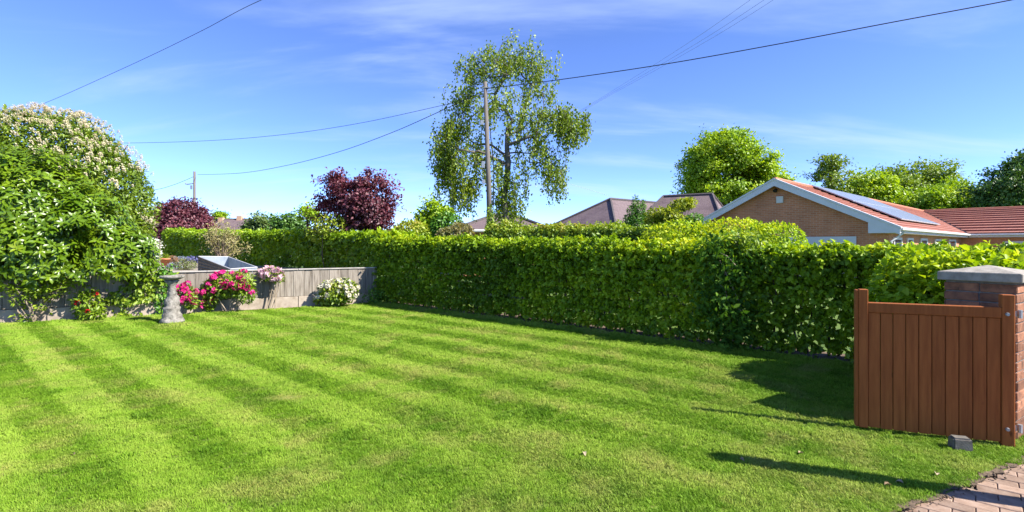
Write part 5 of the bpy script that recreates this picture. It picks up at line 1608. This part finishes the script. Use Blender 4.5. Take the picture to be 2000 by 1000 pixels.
    for i in range(nc):
        for j in range(nr):
            a0, a1 = ua+(u1-ua)*i/nc+.015, ua+(u1-ua)*(i+1)/nc-.015
            b0, b1 = s0+(s1-s0)*j/nr+.004, s0+(s1-s0)*(j+1)/nr-.004
            m = MB(); q = [S(a0,b0,.14), S(a1,b0,.14), S(a1,b1,.14), S(a0,b1,.14)]; m.slab(q, .04)
            fr = m.build('solar_panel', M['trim'], o, world=True)
            e = .02; f = e/HWd
            m = MB(); q = [S(a0+e,b0+f,.142), S(a1-e,b0+f,.142), S(a1-e,b1-f,.142), S(a0+e,b1-f,.142)]; m.slab(q, .01)
            ob = m.build('solar_glass', M['solar'], fr, world=True)
    for b in (s0+.03, (s0+s1)/2, s1-.03):
        m = MB(); m.tube([S(ua,b,.07), S(u1,b,.07)], .035, 5); m.build('mounting_rail', M['black'], o, world=True)
    # windows
    def window(p, along, w, hgt, out, wide=.06):
        p = Vector(p); a = along.normalized(); z = Vector((0, 0, 1))
        m = MB()
        for (x0, x1, z0, z1) in ((0,w,0,wide), (0,w,hgt-wide,hgt), (0,wide,wide,hgt-wide), (w-wide,w,wide,hgt-wide)):
            q = [p+a*x0+z*z0, p+a*x1+z*z0, p+a*x1+z*z1, p+a*x0+z*z1]; qb = [v+out*.05 for v in q]
            m.add(q+qb, [(0,1,2,3), (7,6,5,4), (0,4,5,1), (1,5,6,2), (2,6,7,3), (3,7,4,0)])
        f = m.build('window', M['whitepvc'], o, world=True)
        m = MB(); q = [p+a*wide+z*wide, p+a*(w-wide)+z*wide, p+a*(w-wide)+z*(hgt-wide), p+a*wide+z*(hgt-wide)]; qb = [v+out*.02 for v in q]
        m.add(q+qb, [(0,1,2,3), (7,6,5,4), (0,4,5,1), (1,5,6,2), (2,6,7,3), (3,7,4,0)])
        m.build('pane', M['glass'], f, world=True)
    for u, w in ((.75, 1.3), (3.0, 1.1), (5.6, 1.5), (9.0, 1.5), (13.0, 2.2)):
        window(Q(u, ins-.005, .8), ud, w, .98, -wdv, .09)
    window(wq(1.8, .75), -wdv, 1.5, .95, -ud, .09)
    window(wq(4.3, .75), -wdv, 1.6, .95, -ud, .09)
    # garage door on the gable, bulkhead lamp and vent box
    m = MB(); q = [Q(.16, 1.4, -.05), Q(.16, 5.7, -.05), Q(.16, 5.7, 1.82), Q(.16, 1.4, 1.82)]; qb = [p-ud*.04 for p in q]
    m.add(q+qb, [(0,1,2,3), (7,6,5,4), (0,4,5,1), (1,5,6,2), (2,6,7,3), (3,7,4,0)]); gd = m.build('garage_door', M['whitepvc'], o, world=True)
    m = MB(); c = Q(.1, HWd-.12, RZ-.84); a = wdv*.13
    q = [c-a-Vector((0,0,.14)), c+a-Vector((0,0,.14)), c+a+Vector((0,0,.14)), c-a+Vector((0,0,.14))]; qb = [p+ud*.09 for p in q]
    m.add(q+qb, [(0,1,2,3), (7,6,5,4), (0,4,5,1), (1,5,6,2), (2,6,7,3), (3,7,4,0)]); m.build('alarm_box', M['render'], o, world=True)
    m = MB(); c = Q(.05, HWd+.02, RZ-.42); m.tube([c+ud*.1, c, c-ud*.06-Vector((0,0,.05))], [.05,.06,.09], 8); m.build('flood_light', M['black'], o, world=True)
brick_bungalow()

def hip_roof(name, label, A, B, half, hipA, hipB, zE, zW, roofm, group, wallm='housebrick'):
    """A,B ridge ends; hips run out by hipA/hipB along the ridge"""
    A, B = Vector(A), Vector(B)
    d = (B-A); d.z = 0; d.normalize(); n = Vector((d.y, -d.x, 0))
    if n.y > 0: n = -n          # n towards the camera
    base = (A+B)/2
    o = thing(name, label, 'house', (base.x, base.y, zW), group=group)
    e = lambda p, al, ac: Vector((p.x, p.y, zE)) + d*al + n*ac
    fa, fb = e(A, -hipA, half), e(B, hipB, half)
    ba, bb = e(A, -hipA, -half), e(B, hipB, -half)
    uv_poly(o, 'front_slope', M[roofm], [[fa, fb, B, A]])
    uv_poly(o, 'back_slope', M[roofm], [[bb, ba, A, B]])
    uv_poly(o, 'hip_slope', M[roofm], [[ba, fa, A]])
    uv_poly(o, 'hip_slope', M[roofm], [[fb, bb, B]])
    for p, q in ((A, B), (A, fa), (A, ba), (B, fb), (B, bb)):
        m = MB(); m.tube([p+Vector((0,0,.02)), q+Vector((0,0,.02))], .085, 6); m.build('ridge_tiles', M['ridgetile'], o, world=True)
    # walls and gutter
    i = .4
    c = [e(A, -hipA+i, half-i), e(B, hipB-i, half-i), e(B, hipB-i, -half+i), e(A, -hipA+i, -half+i)]
    for k in range(4):
        p, q = c[k], c[(k+1) % 4]
        uv_poly(o, 'wall', M[wallm], [[Vector((p.x,p.y,zW)), Vector((q.x,q.y,zW)), Vector((q.x,q.y,zE-.0)), Vector((p.x,p.y,zE-.0))]])
    for p, q in ((fa, fb), (ba, fa), (fb, bb), (bb, ba)):
        m = MB(); m.tube([p-Vector((0,0,.08)), q-Vector((0,0,.08))], .075, 6); m.build('gutter', M['whitepvc'], o, world=True)
    return o
Az = P(1192, 389.4, 30); Bz = P(1275, 396.4, 32.5); Bz.z = Az.z
hip_roof('slate_bungalow', 'left mauve slate hipped roof of the neighbouring bungalow', Az, Bz + (Bz-Az)*.6, 2.9, 2.9, 1.5, 2.3, -.05, 'slate', 'slate roofed bungalow wings')
A2 = P(1295.6, 383.8, 31.5); B2 = P(1390.8, 379.6, 30.0); A2.z = B2.z
hip_roof('slate_bungalow', 'right mauve slate hipped roof rising beside the brick gable', A2, B2, 3.0, 1.2, 1.2, 2.3, -.05, 'slate', 'slate roofed bungalow wings')
hip_roof('slate_house', 'low mauve slate roofed house half hidden behind the birch', P(968, 420, 27), P(1000, 420, 27), 2.4, 1.9, 1.9, 2.25, -.05, 'slate', None)
for lab, x0, x1, y, Y in (('far slate roofed terrace left of grey green tree', 440, 492, 428, 72), ('far slate roof right behind the round purple tree', 414, 447, 431, 76), ('far mauve slate roof left of the round purple tree', 270, 306, 420, 66)):
    p, q = P(x0, y, Y), P(x1, y, Y)
    t = hip_roof('far_house', lab, p, q, 3.4, .4, .4, 2.9, -.05, 'slate', 'far houses beyond the hedge', 'render')
    c = P((x0*.45+x1*.55), y, Y)
    m = MB(); m.box(c.x-.35, c.x+.35, Y-.3, Y+.3, c.z-.4, c.z+.45); m.build('chimney', M['housebrick'], t, world=True)

# ------------------------------------------------------------------ litter on the lawn
lf = []
for k in range(3):
    V, Fc, kk = leaf_arrays(np.zeros((1, 3)), np.array([[0, 1.0, .15]]), np.array([[0, 0, 1.0]]), [.042], [.03], .35, .3, True)
    lf.append(mesh_np('fallen_leaf', V, Fc, M['dry'], True, {'tint': np.full(8, .4+.3*k)}))
for k, (px, py, lab) in enumerate(((1727, 953, 'pale curled dead leaf on the shadow streak at right'), (1765, 950, 'brown dead leaf at the end of shadow streak'), (1830, 934, 'dry leaf on the lawn nearest the stone block'), (1444, 902, 'small pale dead leaf at the tip of shadow streak'), (1560, 890, 'tiny dead leaf on sunlit grass above the shadow streak'), (1140, 888, 'lone dead leaf on the front lawn centre'), (146, 893, 'pale dead leaf on the front lawn far left'))):
    p = G(px, py)
    tag(link('fallen_leaf', lf[k % 3], None, (p.x, p.y, .020), (random.uniform(-.3,.3), random.uniform(-.3,.3), random.random()*6)), lab, 'leaf', 'dead leaves on the lawn')

rg = np.random.default_rng(5)
k = 140
ii = rg.integers(0, len(EDGE)-1, k); ff = rg.random(k)[:, None]
ea = np.array(EDGE)
cp = ea[ii]*(1-ff) + ea[ii+1]*ff + rg.normal(0, 1, (k, 2))*np.array([.03, .03]) + np.array([.012, -.02])
sz = .004 + .010*rg.random(k)**2
octa = np.array([(1,0,0),(-1,0,0),(0,1,0),(0,-1,0),(0,0,.8),(0,0,-.6)])
of = np.array([(0,2,4),(2,1,4),(1,3,4),(3,0,4),(2,0,5),(1,2,5),(3,1,5),(0,3,5)])
V = (octa[None]*(.6+.8*rg.random((k, 6, 1))))*sz[:, None, None] + np.append(cp, np.full((k, 1), .006), 1)[:, None, :]
Fc = (of[None] + (np.arange(k)*6)[:, None, None]).reshape(-1, 3)
tag(link('soil_crumbs', mesh_np('soil_crumbs', V.reshape(-1, 3), Fc, M['soil'])), 'loose brown soil crumbs along the edge of the paving', 'soil', kind='stuff')
